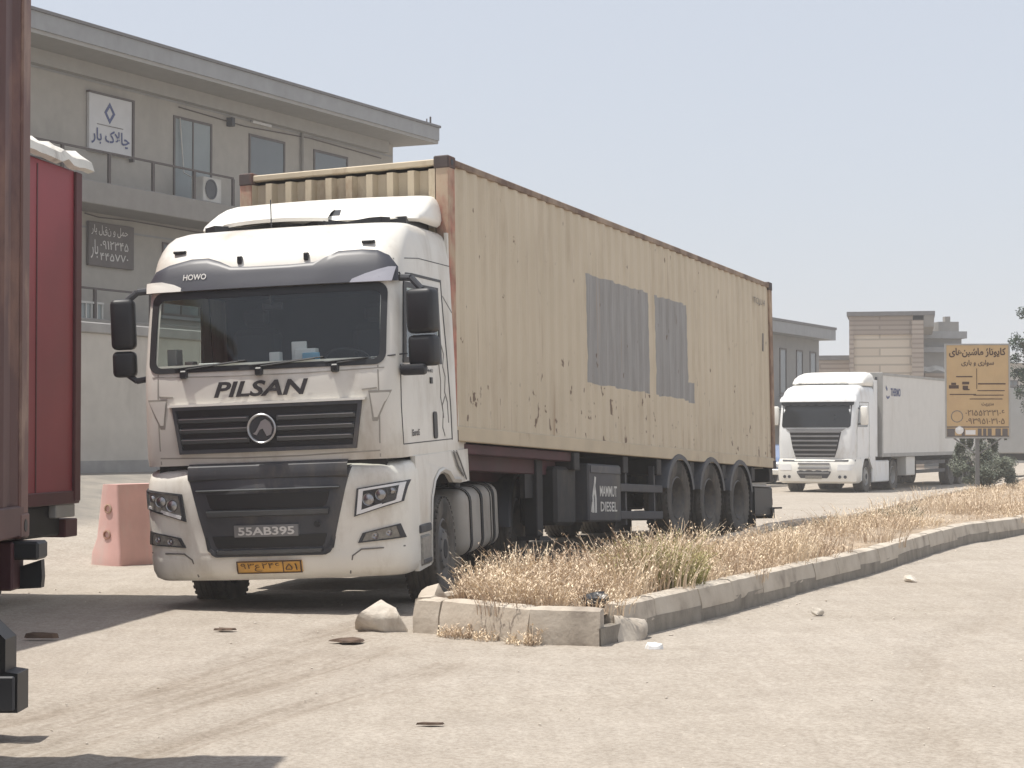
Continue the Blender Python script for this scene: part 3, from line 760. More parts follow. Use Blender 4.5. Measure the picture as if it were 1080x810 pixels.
    for sg in (-1, 1):
        sm.line(F, [(sg * 1.045, 2.30), (sg * 1.05, 1.95), (sg * 1.04, 1.48)], .012, off=.003)
    sm.line(F, [(-1.04, 1.535), (-.3, 1.515), (.3, 1.515), (1.04, 1.535)], .012, off=.003)
    sm.line(F, [(-1.1, 2.28), (-.4, 2.262), (.4, 2.262), (1.1, 2.28)], .008, off=.003)
    sm.build('panel_gap', 'panel_line', T); sm = MB()
    sm.line(SL, [(1.17, 3.10), (1.0, 3.14), (.6, 3.15), (-.56, 3.145)], .026, off=.004)
    sm.line(SL, [(-.56, 3.15), (-.60, 2.8), (-.66, 2.4), (-.74, 1.9), (-.75, 1.58)], .030, off=.004)
    sm.line(SL, [(1.20, 1.58), (-.75, 1.58)], .010, off=.003)
    sm.line(SL, [(1.19, 2.30), (1.22, 1.95), (1.2, 1.58)], .010, off=.003)
    sm.line(SL, [(-.99, 2.85), (-.62, 3.0)], .008, off=.003).line(SL, [(-1.0, 3.32), (.3, 3.32), (1.0, 3.28)], .008, off=.003)
    sm.build('panel_gap', 'plastic_black', T); sm = MB()
    sm.line(SR, [(1.15, 3.12), (-.56, 3.15), (-.75, 1.58), (1.2, 1.58)], .02, off=.004)
    sm.build('panel_gap', 'plastic_black', T)
    for sg in (-1, 1):
        FF = F
        MB().patch(FF, [(1.80, sg * .985, sg * 1.03), (1.95, sg * .97, sg * 1.10), (2.075, sg * .955, sg * 1.16)], 5, t=.01, off=.004).build('corner_vent', 'panel_line', T)
        MB().patch(FF, [(1.835, sg * 1.0, sg * 1.03), (1.95, sg * .985, sg * 1.085), (2.055, sg * .97, sg * 1.14)], 5, t=.01, off=.009).build('vent_panel', 'cab_white', T)
        MB().line(FF, [(sg * 1.03, 2.10), (sg * .90, 2.09)], .012, off=.008).build('trim', 'panel_line', T)
    # bumper
    bp = Cab([(.40, 1.35, 1.17, .22, .8), (.43, 1.41, 1.215, .24, .8), (.50, 1.455, 1.235, .25, .8), (.62, 1.47, 1.24, .25, .8), (.66, 1.462, 1.238, .25, .8), (.9, 1.485, 1.245, .25, .8), (1.2, 1.49, 1.245, .25, .8), (1.32, 1.475, 1.24, .25, .8), (1.39, 1.44, 1.225, .25, .8), (1.425, 1.38, 1.19, .25, .8), (1.435, 1.25, 1.1, .25, .8)], b=.10)
    rows = [bp.ringpts(p[0], (0, .5, 1.0), arc=8) for p in bp.p]
    bm_ = MB().grid(rows).build('bumper', 'bumper_white', T, smooth=45)
    B = bp.front; BL = lambda x, z, off: bp.side(x, z, off, 1)
    MB().box(.4, 1.30, -1.08, 1.08, .50, 1.50).box(-.95, 1.28, -1.0, 1.0, 1.40, 1.52).build('engine_bay_shade', 'chassis', T)  # engine bay block; upper dark box stands in for shade in the bumper gap
    # lower grille
    def trap(z, k=0): return (.585 + k, .60 + k) if z < .66 else None
    def hw(z): return .575 + (z - .63) / (1.43 - .63) * .205
    lg = MB().patch(B, [(.62, -.52, .52), (.64, -.56, .56), (.70, -hw(.70), hw(.70)), (1.0, -hw(1.0), hw(1.0)), (1.3, -hw(1.3), hw(1.3)), (1.395, -hw(1.4), hw(1.4)), (1.43, -hw(1.41), hw(1.41))], 14, t=.03, off=.012)
    lo = lg.build('lower_grille', 'plastic_mid', T)
    tp = MB()
    rws = [[F(-.755 + 1.51 * i / 12, z, of) for i in range(13)] for z, of in ((1.47, .02), (1.44, .07), (1.37, .085), (1.33, .08), (1.31, .04))]
    tp.grid(rws).build('top_moulding', 'plastic_mid', lo)
    for z0, z1, k, dk in ((1.05, 1.19, .17, 'plastic_dark'), (.70, .81, .10, 'plastic_dark')):
        MB().patch(B, [(z0, -hw(z0) + k, hw(z0) - k), (z0 + .02, -hw(z0) + k * .8, hw(z0) - k * .8), (z1, -hw(z1) + k * .8, hw(z1) - k * .8)], 12, t=.02, off=.016).build('air_intake', 'plastic_black', lo)
    for z0, z1, k in ((.985, 1.045, .10), (.64, .69, .09), (1.215, 1.235, .05)):
        rws = [[B((-1 + 2 * i / 12) * (hw(z) - k), z, of) for i in range(13)] for z, of in ((z0, .01), (z0 + .008, .045), (z1 - .01, .05), (z1, .012))]
        MB().grid(rws).build('crossbar', 'slat_grey', lo)
    MB().ring(B, [(-hw(1.42) - .0, 1.43), (hw(1.42), 1.43), (hw(.7), .68), (.50, .62), (-.50, .62), (-hw(.7), .68)], [(-hw(1.42) + .03, 1.41), (hw(1.42) - .03, 1.41), (hw(.7) - .03, .70), (.48, .645), (-.48, .645), (-hw(.7) + .03, .70)], off=.03, t=.03).build('surround', 'plastic_dark', lo)
    p = B(.47, .90, .04); MB().cyl(p, (p[0] + .02, p[1], p[2]), .028, n=12).build('tow_eye_cap', 'plastic_black', lo)
    pl = MB().patch(B, [(.80, -.31, .29), (.905, -.31, .29)], 6, t=.04, off=.05).build('number_plate', 'plate_white', T); pl['label'] = 'dark grey numbered plate on the lower grille'
    pl.data.materials[0] = MATS['plate_grey']
    write(MB(), '55AB395', B, -.27, .815, .53, .075, bold=.025, off=.058).build('lettering', 'plate_white', pl)
    pl = MB().patch(B, [(.465, -.30, .29), (.475, -.31, .30), (.57, -.31, .30), (.58, -.30, .29)], 6, t=.04, off=.04).build('number_plate', 'plate_yellow', T); pl['label'] = 'yellow number plate with Persian digits'
    write(MB(), '۹۳ع۲۴۶', B, -.27, .485, .37, .075, bold=0, off=.047).build('lettering', 'ink_brown', pl); write(MB(), '۵۱', B, .155, .492, .11, .06, bold=0, off=.047).build('lettering', 'ink_brown', pl)
    MB().ring(B, dens([(-.31, .465), (.30, .465), (.30, .58), (-.31, .58)], 4), dens([(-.30, .475), (.29, .475), (.29, .57), (-.30, .57)], 4), off=.046, t=.02).line(B, [(.13, .47), (.13, .575)], .008, off=.046).build('frame', 'ink_brown', pl)
    # lamps
    for sg in (-1, 1):
        P = [(.815, .965), (1.19, 1.075), (1.225, 1.245), (.845, 1.195)]; P = [(sg * a, c) for a, c in P]
        cx = sum(p[0] for p in P) / 4; cz = sum(p[1] for p in P) / 4; sc = lambda P, k: [(cx + (a - cx) * k, cz + (c - cz) * k) for a, c in P]
        FR = lambda P: [(P[0][1], *sorted((P[0][0], P[0][0] + .001))),]
        def quad(P, off, t, nm, mt, par):
            rows = []
            for k in range(7):
                s = k / 6; a = (P[0][0] + (P[3][0] - P[0][0]) * s, P[0][1] + (P[3][1] - P[0][1]) * s); c = (P[1][0] + (P[2][0] - P[1][0]) * s, P[1][1] + (P[2][1] - P[1][1]) * s)
                rows.append([B(a[0] + (c[0] - a[0]) * i / 8, a[1] + (c[1] - a[1]) * i / 8, off) for i in range(9)])
            m_ = MB().grid(rows)
            ed = [r[0] for r in rows], [r[-1] for r in rows], rows[0], rows[-1]
            for e in ed: m_.grid([e, [(x - t, y, z) for x, y, z in e]])
            return m_.build(nm, mt, par)
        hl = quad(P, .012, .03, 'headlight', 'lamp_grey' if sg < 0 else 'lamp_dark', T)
        MB().ring(B, dens(sc(P, 1.10), 6), dens(sc(P, 1.0), 6), off=.018, t=.02).build('lamp_trim', 'plastic_dark', hl)
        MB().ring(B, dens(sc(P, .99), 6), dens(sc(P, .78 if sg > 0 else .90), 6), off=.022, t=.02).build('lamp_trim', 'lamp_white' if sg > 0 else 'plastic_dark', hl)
        MB().line(B, [(sg * .85, .99), (sg * 1.17, 1.085)], .03, off=.024).build('running_light', 'lamp_white', hl)
        for yy, zz, r in ((sg * .93, 1.10, .048), (sg * 1.04, 1.14, .045), (sg * 1.13, 1.17, .03)):
            c = B(yy, zz, .014); Q = Matrix.Translation(c) @ Matrix.Rotation(rad(-90), 4, 'Z')
            MB().lathe([(r * 1.2, 0), (r * 1.15, .012), (r, .006), (r * .6, .016), (.001, .022)], Q, n=18).build('lens', 'chrome', hl)
        P = [(.825, .715), (1.20, .745), (1.16, .855), (.87, .80)]; P = [(sg * a, c) for a, c in P]; P = [P[0], P[1], P[2], (P[3][0], P[3][1] + .0)]
        P[2] = (sg * 1.17, .865); cx = sum(p[0] for p in P) / 4; cz = sum(p[1] for p in P) / 4
        fl = quad(P, .010, .03, 'fog_lamp', 'lamp_grey', T)
        MB().ring(B, dens(sc(P, 1.06), 6), dens(sc(P, .86), 6), off=.018, t=.02).build('lamp_trim', 'plastic_dark', fl)
        for yy, zz in ((sg * .97, .772), (sg * 1.09, .795)):
            c = B(yy, zz, .012); Q = Matrix.Translation(c) @ Matrix.Rotation(rad(-90), 4, 'Z')
            MB().lathe([(.03, 0), (.028, .012), (.015, .008), (.001, .014)], Q, n=14).build('lens', 'chrome', fl)
        MB().line(B, [(sg * .72, .44), (sg * .76, .60), (sg * .84, .655), (sg * 1.2, .665)], .012, off=.008, t=.02).build('bumper_gap', 'ink_grey', bm_)
        # side skirt with wheel arch, step box and marker strip
        f = MB(); P = [(.86, 1.46), (.86, .40), (.40, .42), (.36, .72), (.29, 1.0), (.14, 1.17), (-.05, 1.245), (-.27, 1.265), (-.48, 1.235), (-.66, 1.15), (-1.0, 1.13), (-1.46, 1.13), (-1.44, 1.46)]
        f.prism(P, lambda a, c: (a, sg * 1.19, c), lambda a, c: (a, sg * (1.235 - max(0, .0 - a) * .01), c)); f.build('wheel_arch_panel', 'cab_white', T, smooth=0)
        f = MB(); ip = P[2:11]
        rows = [[(a, sg * 1.236, c) for a, c in ip], [(a - .0, sg * 1.255, c + .03) for a, c in ip], [(a, sg * 1.24, c + .05) for a, c in ip]]
        f.grid(rows).build('arch_lip', 'cab_white', T)
        MB().box(.42, .84, sg * 1.16, sg * 1.262, .745, .82, .01).build('step_strip', 'plastic_dark', T)
        st = MB().box(.44, .80, sg * 1.15, sg * 1.258, .44, .72, .02).build('step', 'lamp_grey' if sg > 0 else 'plastic_mid', T)
        MB().box(.46, .78, sg * 1.2, sg * 1.266, .46, .50, .005).build('tread', 'plastic_mid', st)
        # inner arch liner
        MB().grid([[(a - .02, sg * 1.20, c) for a, c in ip], [(a - .02, sg * .55, c) for a, c in ip]]).build('arch_liner', 'chassis', T)
        # rear air extender
        e = MB(); P = [(-.97, 3.66), (-1.0, 1.46), (-1.46, 1.46), (-1.47, 2.85), (-1.36, 3.25), (-1.12, 3.66)]
        e.prism(P, lambda a, c: (a, sg * 1.17, c), lambda a, c: (a, sg * 1.20, c)); e.build('side_fairing', 'cab_white', T, smooth=0)
    # doors: window glass, handle, decals (near side)
    for FN, sg in ((SL, 1), (SR, -1)):
        dg = MB()
        dg.patch(FN, [(2.345, -.36, 1.06), (2.6, -.36, 1.0), (3.0, -.36, .90), (3.03, -.34, .87)], 10, t=.01, off=.004)
        dgl = dg.build('door_window', 'door_glass', T)
        MB().ring(FN, dens([(-.40, 2.32), (1.12, 2.32), (.95, 3.07), (-.40, 3.07)], 6), dens([(-.34, 2.375), (1.0, 2.375), (.86, 3.02), (-.34, 3.02)], 6), off=.012, t=.014).build('window_seal', 'plastic_dark', dgl)
        hd = MB().patch(FN, rr_rows(-.10, .04, 1.60, 1.86, .04, 3, 2), 4, t=.02, off=.014).build('door_handle', 'plastic_black', T)
        MB().patch(FN, [(2.13, .02, .10), (2.19, .02, .10)], 2, t=.02, off=.012).build('lock', 'plastic_black', hd)
    TL = lambda u, v, o: SL(1.0 - u, v, o)
    write(MB(), '440', TL, .80, 2.235, .22, .035, bold=.01).build('lettering', 'ink', T)
    write(MB(), 'Euro5', TL, .12, 1.645, .28, .06, bold=.03).build('lettering', 'ink', T)
    dc = MB()
    def curl(pts, w): dc.line(SL, pts, w, off=.003)
    curl([(-.30, 2.32), (-.35, 2.15), (-.32, 2.0), (-.40, 1.85), (-.36, 1.7), (-.44, 1.62)], .022)
    curl([(-.45, 2.5), (-.52, 2.42), (-.46, 2.3), (-.55, 2.2), (-.50, 2.05), (-.60, 1.95), (-.62, 1.75)], .024)
    curl([(-.42, 2.44), (-.30, 2.4), (-.28, 2.36)], .016); curl([(-.50, 2.0), (-.38, 1.92), (-.42, 1.8)], .018)
    SF = lambda x, z, off: (x, 1.20 + off, z)
    dd = lambda pts, w: dc.line(SF, pts, w, off=.003)
    dd([(-1.02, 2.75), (-1.08, 2.5), (-1.2, 2.42), (-1.38, 2.40)], .03); dd([(-1.02, 2.6), (-1.1, 2.3), (-1.05, 2.1)], .026); dd([(-1.38, 2.42), (-1.33, 2.2), (-1.2, 1.95), (-1.22, 1.75)], .022)
    dd([(-1.18, 2.42), (-1.2, 2.15), (-1.12, 1.9)], .02)
    SG = lambda x, z, off: (x, 1.238 + off, z)
    dc.line(SG, [(-.72, 1.45), (-.90, 1.30), (-1.12, 1.2)], .022, off=.004).line(SG, [(-.85, 1.45), (-1.0, 1.35), (-1.25, 1.16)], .018, off=.004)
    dc.build('decal', 'ink_grey', T)
    # mirrors
    for sg in (1, -1):
        y0 = 1.42 if sg > 0 else -1.46; x0 = 1.10
        mz0, mz1, ms = (2.28, 2.985, 2.57) if sg > 0 else (2.30, 3.03, 2.55)
        m1 = MB(); Q = Matrix.Translation((x0, y0, 0)) @ Matrix.Rotation(rad(-14 if sg > 0 else 14), 4, 'Z')
        mw = .135 if sg > 0 else .112
        m1.box(-.10, .09, -mw, mw, ms + .008, mz1, .05, M=Q, seg=3)
        h = m1.build('mirror', 'mirror_shell', T)
        m2 = MB().box(-.10, .085, -mw + .005, mw - .005, mz0, ms - .008, .045, M=Q, seg=3).build('mirror', 'mirror_shell', T)
        MB().box(-.108, -.099, -.09, .09, ms + .05, mz1 - .05, .003, M=Q).build('mirror_glass', 'chrome', h)
        MB().box(-.108, -.099, -.09, .09, mz0 + .05, ms - .05, .003, M=Q).build('mirror_glass', 'chrome', m2)
        arm = MB().tube([(1.02, sg * 1.20, 3.10), (1.08, sg * 1.32, 3.09), (x0, y0, 2.98)], .032, 8)
        arm.build('mirror_arm', 'plastic_dark', T); MB().tube([(1.12, sg * 1.20, 2.28), (1.12, sg * 1.34, 2.26), (x0, y0, 2.34)], .028, 8).build('mirror_arm', 'plastic_dark', T)
        if sg > 0: MB().box(1.12, 1.26, 1.22, 1.46, 2.20, 2.30, .035, seg=2).build('kerb_mirror', 'mirror_shell', T)
    # roof deflector
    df = Cab([(3.72, .09, 1.09, .26, -1.02), (3.745, .14, 1.12, .28, -1.04), (3.79, .10, 1.13, .32, -1.06), (3.86, -.04, 1.125, .36, -1.08), (3.94, -.24, 1.11, .36, -1.10), (4.00, -.46, 1.085, .30, -1.10), (4.04, -.70, 1.05, .2, -1.10), (4.055, -.88, 1.0, .1, -1.10)], b=.14)
    rows = [df.ringpts(p[0], (0, .3, .6, 1.0), arc=8) for p in df.p]; mb = MB().grid(rows, close=True); n = len(rows[0]); mb.add(rows[-1], [tuple(range(n))])
    d = mb.build('roof_deflector', 'cab_white_clean', T, smooth=50)
    MB().patch(df.front, [(3.73, -.66, .30), (3.80, -.70, .38), (3.865, -.60, .36)], 12, t=.01, off=.006).build('deflector_recess', 'plastic_black', d)
    wg = MB(); rws = []
    for z, o1 in ((3.745, .10), (3.735, .17), (3.77, .21), (3.83, .17), (3.875, .06), (3.868, .02), (3.75, .05)):
        rws.append([df.front(-.80 + 1.10 * i / 12, z + .012 * math.sin(PI * i / 12) * (1 if i % 12 else 0), o1 * math.sin(PI * (i + .4) / 12.8) ** .35) for i in range(13)])
    wg.grid(rws).build('air_scoop', 'cab_white_clean', d)
    MB().box(-.95, -.02, -1.02, 1.02, 3.64, 3.76).build('deflector_base', 'plastic_black', d)
    MB().grid([[(.16 + .05 * math.sin(i * 1.9), -.95 + i * .11, 3.655 + dz + (.018 * math.sin(i * 1.3) if dz else 0)) for i in range(18)] for dz in (0, .085)]).build('gap_strip', 'plastic_black', d)  # wavy black strip along the gap between deflector and roof
    MB().cyl((.35, -.22, 3.68), (.34, -.22, 3.96), .006, n=6).build('aerial', 'plastic_dark', T)
    # interior seen through the glass
    MB().box(.86, 1.30, -1.05, 1.05, 2.05, 2.36, .04).build('dashboard', 'dash', T)
    MB().box(-.95, -.90, -1.15, 1.15, 1.6, 3.3).box(-.9, 1.1, -1.15, 1.15, 3.08, 3.12).box(-.9, 1.2, -1.15, 1.15, 1.6, 1.64).build('cab_lining', 'cloth_interior', T)
    for y in (-.62, .62):
        s = MB().box(-.25, .30, y - .26, y + .26, 2.0, 2.16, .05).box(-.38, -.22, y - .25, y + .25, 2.1, 2.75, .06).box(-.36, -.24, y - .13, y + .13, 2.77, 2.95, .04); s.build('seat', 'cloth_interior', T)
    q = Matrix.Translation((.80, .62, 2.36)) @ Matrix.Rotation(rad(-28), 4, 'Y'); MB().lathe([(.215, 0), (.225, .015), (.215, .03), (.205, .015), (.215, 0)], q @ Matrix.Rotation(rad(90), 4, 'X'), n=28).build('steering_wheel', 'plastic_black', T)
    rr = random.Random(5)
    for (y, x, wy, wx, m_, h) in ((.02, 1.14, .10, .05, 'paper', .11), (.30, 1.12, .20, .06, 'paper', .13), (.36, 1.20, .16, .02, 'paper_blue', .09), (.62, 1.16, .34, .03, 'paper', .025), (.22, 1.08, .14, .02, 'paper', .20), (-.62, 1.17, .20, .05, 'paper', .035), (-.96, 1.06, .09, .08, 'light_metal', .18), (-.80, 1.12, .08, .06, 'lamp_grey', .06)):
        MB().box(x - wx, x + wx, y - wy / 2, y + wy / 2, 2.358, 2.358 + h, .006, M=Matrix.Rotation(rr.uniform(-.03, .03), 4, 'Z')).build('dashboard_item', m_, T)
    MB().box(1.10, 1.13, -.02, .0, 2.9, 3.05).box(1.08, 1.10, -.10, .10, 2.86, 2.93, .01).build('rear_view_mirror', 'plastic_black', T)
    # frame, tank, mudguards, wheels
    MB().box(-4.7, 1.1, -.46, -.34, .62, .92).box(-4.7, 1.1, .34, .46, .62, .92).box(-.45, -.1, -1.0, 1.0, .38, .52).box(-4.15, -3.85, -.9, .9, .40, .64, .05).box(.9, 1.25, -.9, .9, .40, .55).box(-3.9, -3.0, -.5, .5, .95, 1.08).build('frame', 'chassis', T)
    tk = MB().box(-3.02, -1.22, .55, 1.215, .36, 1.05, .14, seg=4).build('fuel_tank', 'tank', T)
    for x in (-1.42, -1.95, -2.45, -2.85): MB().ring(lambda a, c, o: (x + (o - .01) * 0 + (.0), a, c), rrect(.54, 1.225, .35, 1.062, .15), rrect(.55, 1.215, .36, 1.052, .14), off=.0, t=0).build('strap', 'chassis', tk).scale = (1, 1, 1)
    for x in (-1.45, -2.0, -2.6):
        rr_ = rrect(.54, 1.228, .35, 1.066, .15); MB().grid([[(x - .04, a, c) for a, c in rr_], [(x + .04, a, c) for a, c in rr_]], close=True).build('strap', 'chassis', tk)
    MB().cyl((-1.7, 1.0, 1.03), (-1.7, 1.0, 1.10), .06, n=16).build('tank_cap', 'plastic_black', tk)
    MB().box(-2.9, -1.25, -1.2, -.55, .40, 1.0, .08, seg=2).build('battery_box', 'plastic_dark', T)
    for sg in (1, -1):
        P = [(.62 * math.cos(rad(a)), .60 * math.sin(rad(a))) for a in range(0, 181, 15)]
        A = [[(-4.0 + a, yy, .52 + c) for a, c in P] for yy in (sg * .60, sg * 1.225)]; A.append([(-4.0 + a * .90, sg * 1.24, .52 + c * .92) for a, c in P])
        MB().grid(A).build('mudguard', 'plastic_mid', T)
        MB().box(-4.66, -4.62, min(sg * .62, sg * 1.2), max(sg * .62, sg * 1.2), .22, .6).build('mud_flap', 'plastic_black', T)
    for sg in (1, -1):
        wheel(T, -.25, sg * 1.07, .52, .52, .31, sg, steer=rad(2), front=True)
        wheel(T, -4.0, sg * 1.07, .52, .52, .29, sg, dual=True)
    return T
build_tractor()

# ------------------------------------------------------------ container and its skeletal trailer
CL = (-1.736, 20.855, 1.519); CR = (rad(1.795), rad(-2.149), rad(247.13))
def corrug(L, pitch, depth):
    """points along a corrugated wall: (s, inset)"""
    P = []; x = 0; k = [(0, 0), (.26, 0), (.5, 1), (.76, 1)]
    n = round(L / pitch); pitch = L / n
    for i in range(n):
        for a, d in k: P.append(((i + a) * pitch, d * depth))
    return P + [(L, 0)]
def build_container(name, label, L, Wd, H, loc, rot, mats, cat='container', rust=True):
    side, rail_t, rail_b, post, cast = mats
    T = thing(name, label, cat, loc, rot); hw = Wd / 2
    for sg in (1, -1):
        P = corrug(L - .24, .278, .022)
        MB().grid([[(-.12 - s, sg * (hw - .012 - d), z) for s, d in P] for z in (.13, .8, 1.5, 2.2, H - .07)]).build('side_wall', side, T, smooth=0)
        MB().box(-L + .1, -.1, min(sg * (hw - .06), sg * hw), max(sg * (hw - .06), sg * hw), H - .085, H - .015, .008).build('top_rail', rail_t, T)
        MB().box(-L + .1, -.1, min(sg * (hw - .06), sg * (hw + .002)), max(sg * (hw - .06), sg * (hw + .002)), .0, .155, .008).build('bottom_rail', rail_b, T)
        for x in (-.09, -L + .09):
            MB().box(x - .08, x + .08, min(sg * (hw - .15), sg * (hw + .001)), max(sg * (hw - .15), sg * (hw + .001)), .11, H - .11, .01).build('corner_post', post if x > -1 else 'rear_post', T)
            for z in (.055, H - .055):
                c = MB().box(x - .092, x + .092, min(sg * (hw - .165), sg * (hw + .006)), max(sg * (hw - .165), sg * (hw + .006)), z - .065, z + .065, .012)
                co = c.build('corner_casting', cast, T)
                MB().cyl((x, sg * (hw + .0065), z - .0), (x, sg * (hw + .009), z), .032, n=12).build('casting_hole', 'plastic_black', co)
    n_ = round((Wd - .3) / .235); pt = (Wd - .3) / n_; P = [((i + a) * pt, d * .075) for i in range(n_) for a, d in ((0, 0), (.30, 0), (.42, 1), (.88, 1))] + [(Wd - .3, 0)]
    MB().grid([[(-.008 - d, hw - .15 - s, z) for s, d in P] for z in (.12, 1.4, H - .12)]).build('end_wall', 'rail_beige' if rust else side, T, smooth=0)
    MB().grid([[(-L + .03 + d, hw - .15 - s, z) for s, d in P] for z in (.12, 1.4, H - .12)]).build('end_wall', side, T, smooth=0)
    MB().box(-.09, -.01, -hw + .1, hw - .1, H - .085, H - .02, .01).build('end_rail', rail_b if rust else rail_t, T)
    for a in ((-L + .01, -L + .09, -hw + .1, hw - .1, H - .13, H - .02), (-.09, -.01, -hw + .1, hw - .1, 0, .13), (-L + .01, -L + .09, -hw + .1, hw - .1, 0, .13)): MB().box(*a, .01).build('end_rail', rail_b if rust else rail_t, T)
    MB().box(-L + .08, -.08, -hw + .05, hw - .05, H - .05, H - .03).build('roof', rail_t, T)
    MB().box(-L + .08, -.08, -hw + .05, hw - .05, .02, .05).build('floor', 'chassis', T)
    return T
C = build_container('shipping_container', 'long beige corrugated shipping container with two grey painted-over patches on its side', 12.19, 2.44, 2.9, CL, CR,
                    ('container_side', 'rail_rust', 'rail_beige', 'red_casting', 'casting_dark'))
CF = lambda u, v, o: (-u, 1.222 + o, v)
write(MB(), 'TCLU 4', CF, 11.15, 2.50, .62, .09, off=-.005).line(CF, [(11.62, 2.05), (11.6, 1.8)], .05, off=0).build('lettering', 'ink_grey', C)

def build_trailer():
    T = thing('container_trailer', 'dark skeletal three-axle trailer carrying the beige container', 'trailer', CL, CR)
    MB().box(-3.6, -.2, -.55, -.40, -.36, -.02).box(-3.6, -.2, .40, .55, -.36, -.02).box(-3.6, -.1, -1.15, 1.15, -.12, -.01, .01).box(-3.4, -.3, .86, 1.0, -.28, -.01, .01).build('gooseneck', 'chassis_red', T)
    fr = MB().box(-12.1, -3.6, -.55, -.40, -.5, -.05).box(-12.1, -3.6, .40, .55, -.5, -.05)
    for x in (-3.6, -5.3, -6.6, -8, -9.5, -11, -12.0): fr.box(x - .09, x + .09, -1.19, 1.19, -.22, -.01, .01)
    fr.build('frame', 'chassis', T)
    for sg in (1, -1):
        lg = MB().box(-2.92, -2.74, sg * .95 - .08, sg * .95 + .08, -.98, -.1, .01).box(-3.0, -2.66, sg * .95 - .14, sg * .95 + .14, -1.03, -.98).box(-2.88, -2.5, sg * .95 - .03, sg * .95 + .03, -.55, -.2)
        lg.build('landing_leg', 'chassis', T)
        g = MB()
        for z in (-.40, -.74): g.box(-6.72, -5.10, sg * 1.15, sg * 1.19, z - .05, z + .05, .008)
        for x in (-5.4, -6.5): g.box(x - .03, x + .03, min(sg * 1.08, sg * 1.15), max(sg * 1.08, sg * 1.15), -.86, -.1)
        g.build('side_guard', 'toolbox', T)
        for i, x in enumerate((-7.35, -8.78, -10.20)):
            P = [(.62 * math.cos(rad(a)), .58 * math.sin(rad(a))) for a in range(12, 169, 12)]
            A = [[(x + a, yy, -.50 + c) for a, c in P] for yy in (sg * .72, sg * 1.225)]; A.append([(x + a * .985, sg * 1.24, -.50 + c * .985) for a, c in P]); A.append([(x + a * .85, sg * 1.24, -.50 + c * .88) for a, c in P])
            MB().grid(A).build('mudguard', 'plastic_mid', T)
            wheel(T, x, sg * 1.04, -.51, .51, .33, sg, front=False)
            if sg > 0: MB().cyl((x, -.95, -.51), (x, .95, -.51), .07).box(x - .5, x + .1, .48, .60, -.62, -.45).box(x - .5, x + .1, -.60, -.48, -.62, -.45).build('axle', 'chassis', T)
        MB().box(-11.05, -11.02, sg * .78, sg * 1.2, -.95, -.3).build('mud_flap', 'plastic_black', T)
    tb = MB().box(-5.08, -3.95, .62, 1.20, -.82, -.13, .02).build('tool_box', 'toolbox', T)
    MB().box(-5.04, -4.0, 1.20, 1.212, -.24, -.15, .004).build('lid', 'plastic_mid', tb)
    BF = lambda u, v, o: (-3.95 - u, 1.20 + o, v)
    lt = MB(); write(lt, 'MAMMUT', BF, .36, -.52, .60, .13, bold=.02); write(lt, 'DIESEL', BF, .38, -.70, .58, .12, bold=.02)
    lt.build('lettering', 'white_mark', tb); lt = MB(); lt.line(BF, [(.14, -.70), (.13, -.52), (.19, -.38), (.21, -.30)], .045, off=.006).line(BF, [(.22, -.70), (.22, -.55), (.19, -.42)], .05, off=.006).line(BF, [(.11, -.60), (.08, -.70)], .035, off=.006)
    lt.build('logo', 'white_mark', tb)
    MB().box(-3.75, -3.1, .65, 1.12, -.86, -.18, .04).build('valve_box', 'chassis', T)
    MB().cyl((-3.9, -1.0, -.6), (-5.0, -1.0, -.6), .24).build('spare_tank', 'chassis', T)
    MB().box(-5.0, -3.9, -1.15, -.6, -.8, -.13, .02).build('tool_box', 'toolbox', T)
    # rear end
    MB().box(-12.12, -10.95, .70, 1.17, -.74, -.30, .02).box(-12.12, -12.0, -1.2, 1.2, -.78, -.62, .01).build('rear_guard', 'plastic_black', T)
    MB().box(-12.0, -10.9, .75, 1.18, -.30, -.27, .005).build('guard_plate', 'light_metal', T)
    for sg in (1, -1):
        MB().box(-12.2, -12.13, sg * .75, sg * 1.15, -.58, -.46, .01).build('tail_light', 'red_post', T)
    MB().cyl((-12.1, 1.1, -.62), (-12.1, 1.32, -.62), .015, n=6).build('marker_stalk', 'plastic_black', T)
build_trailer()

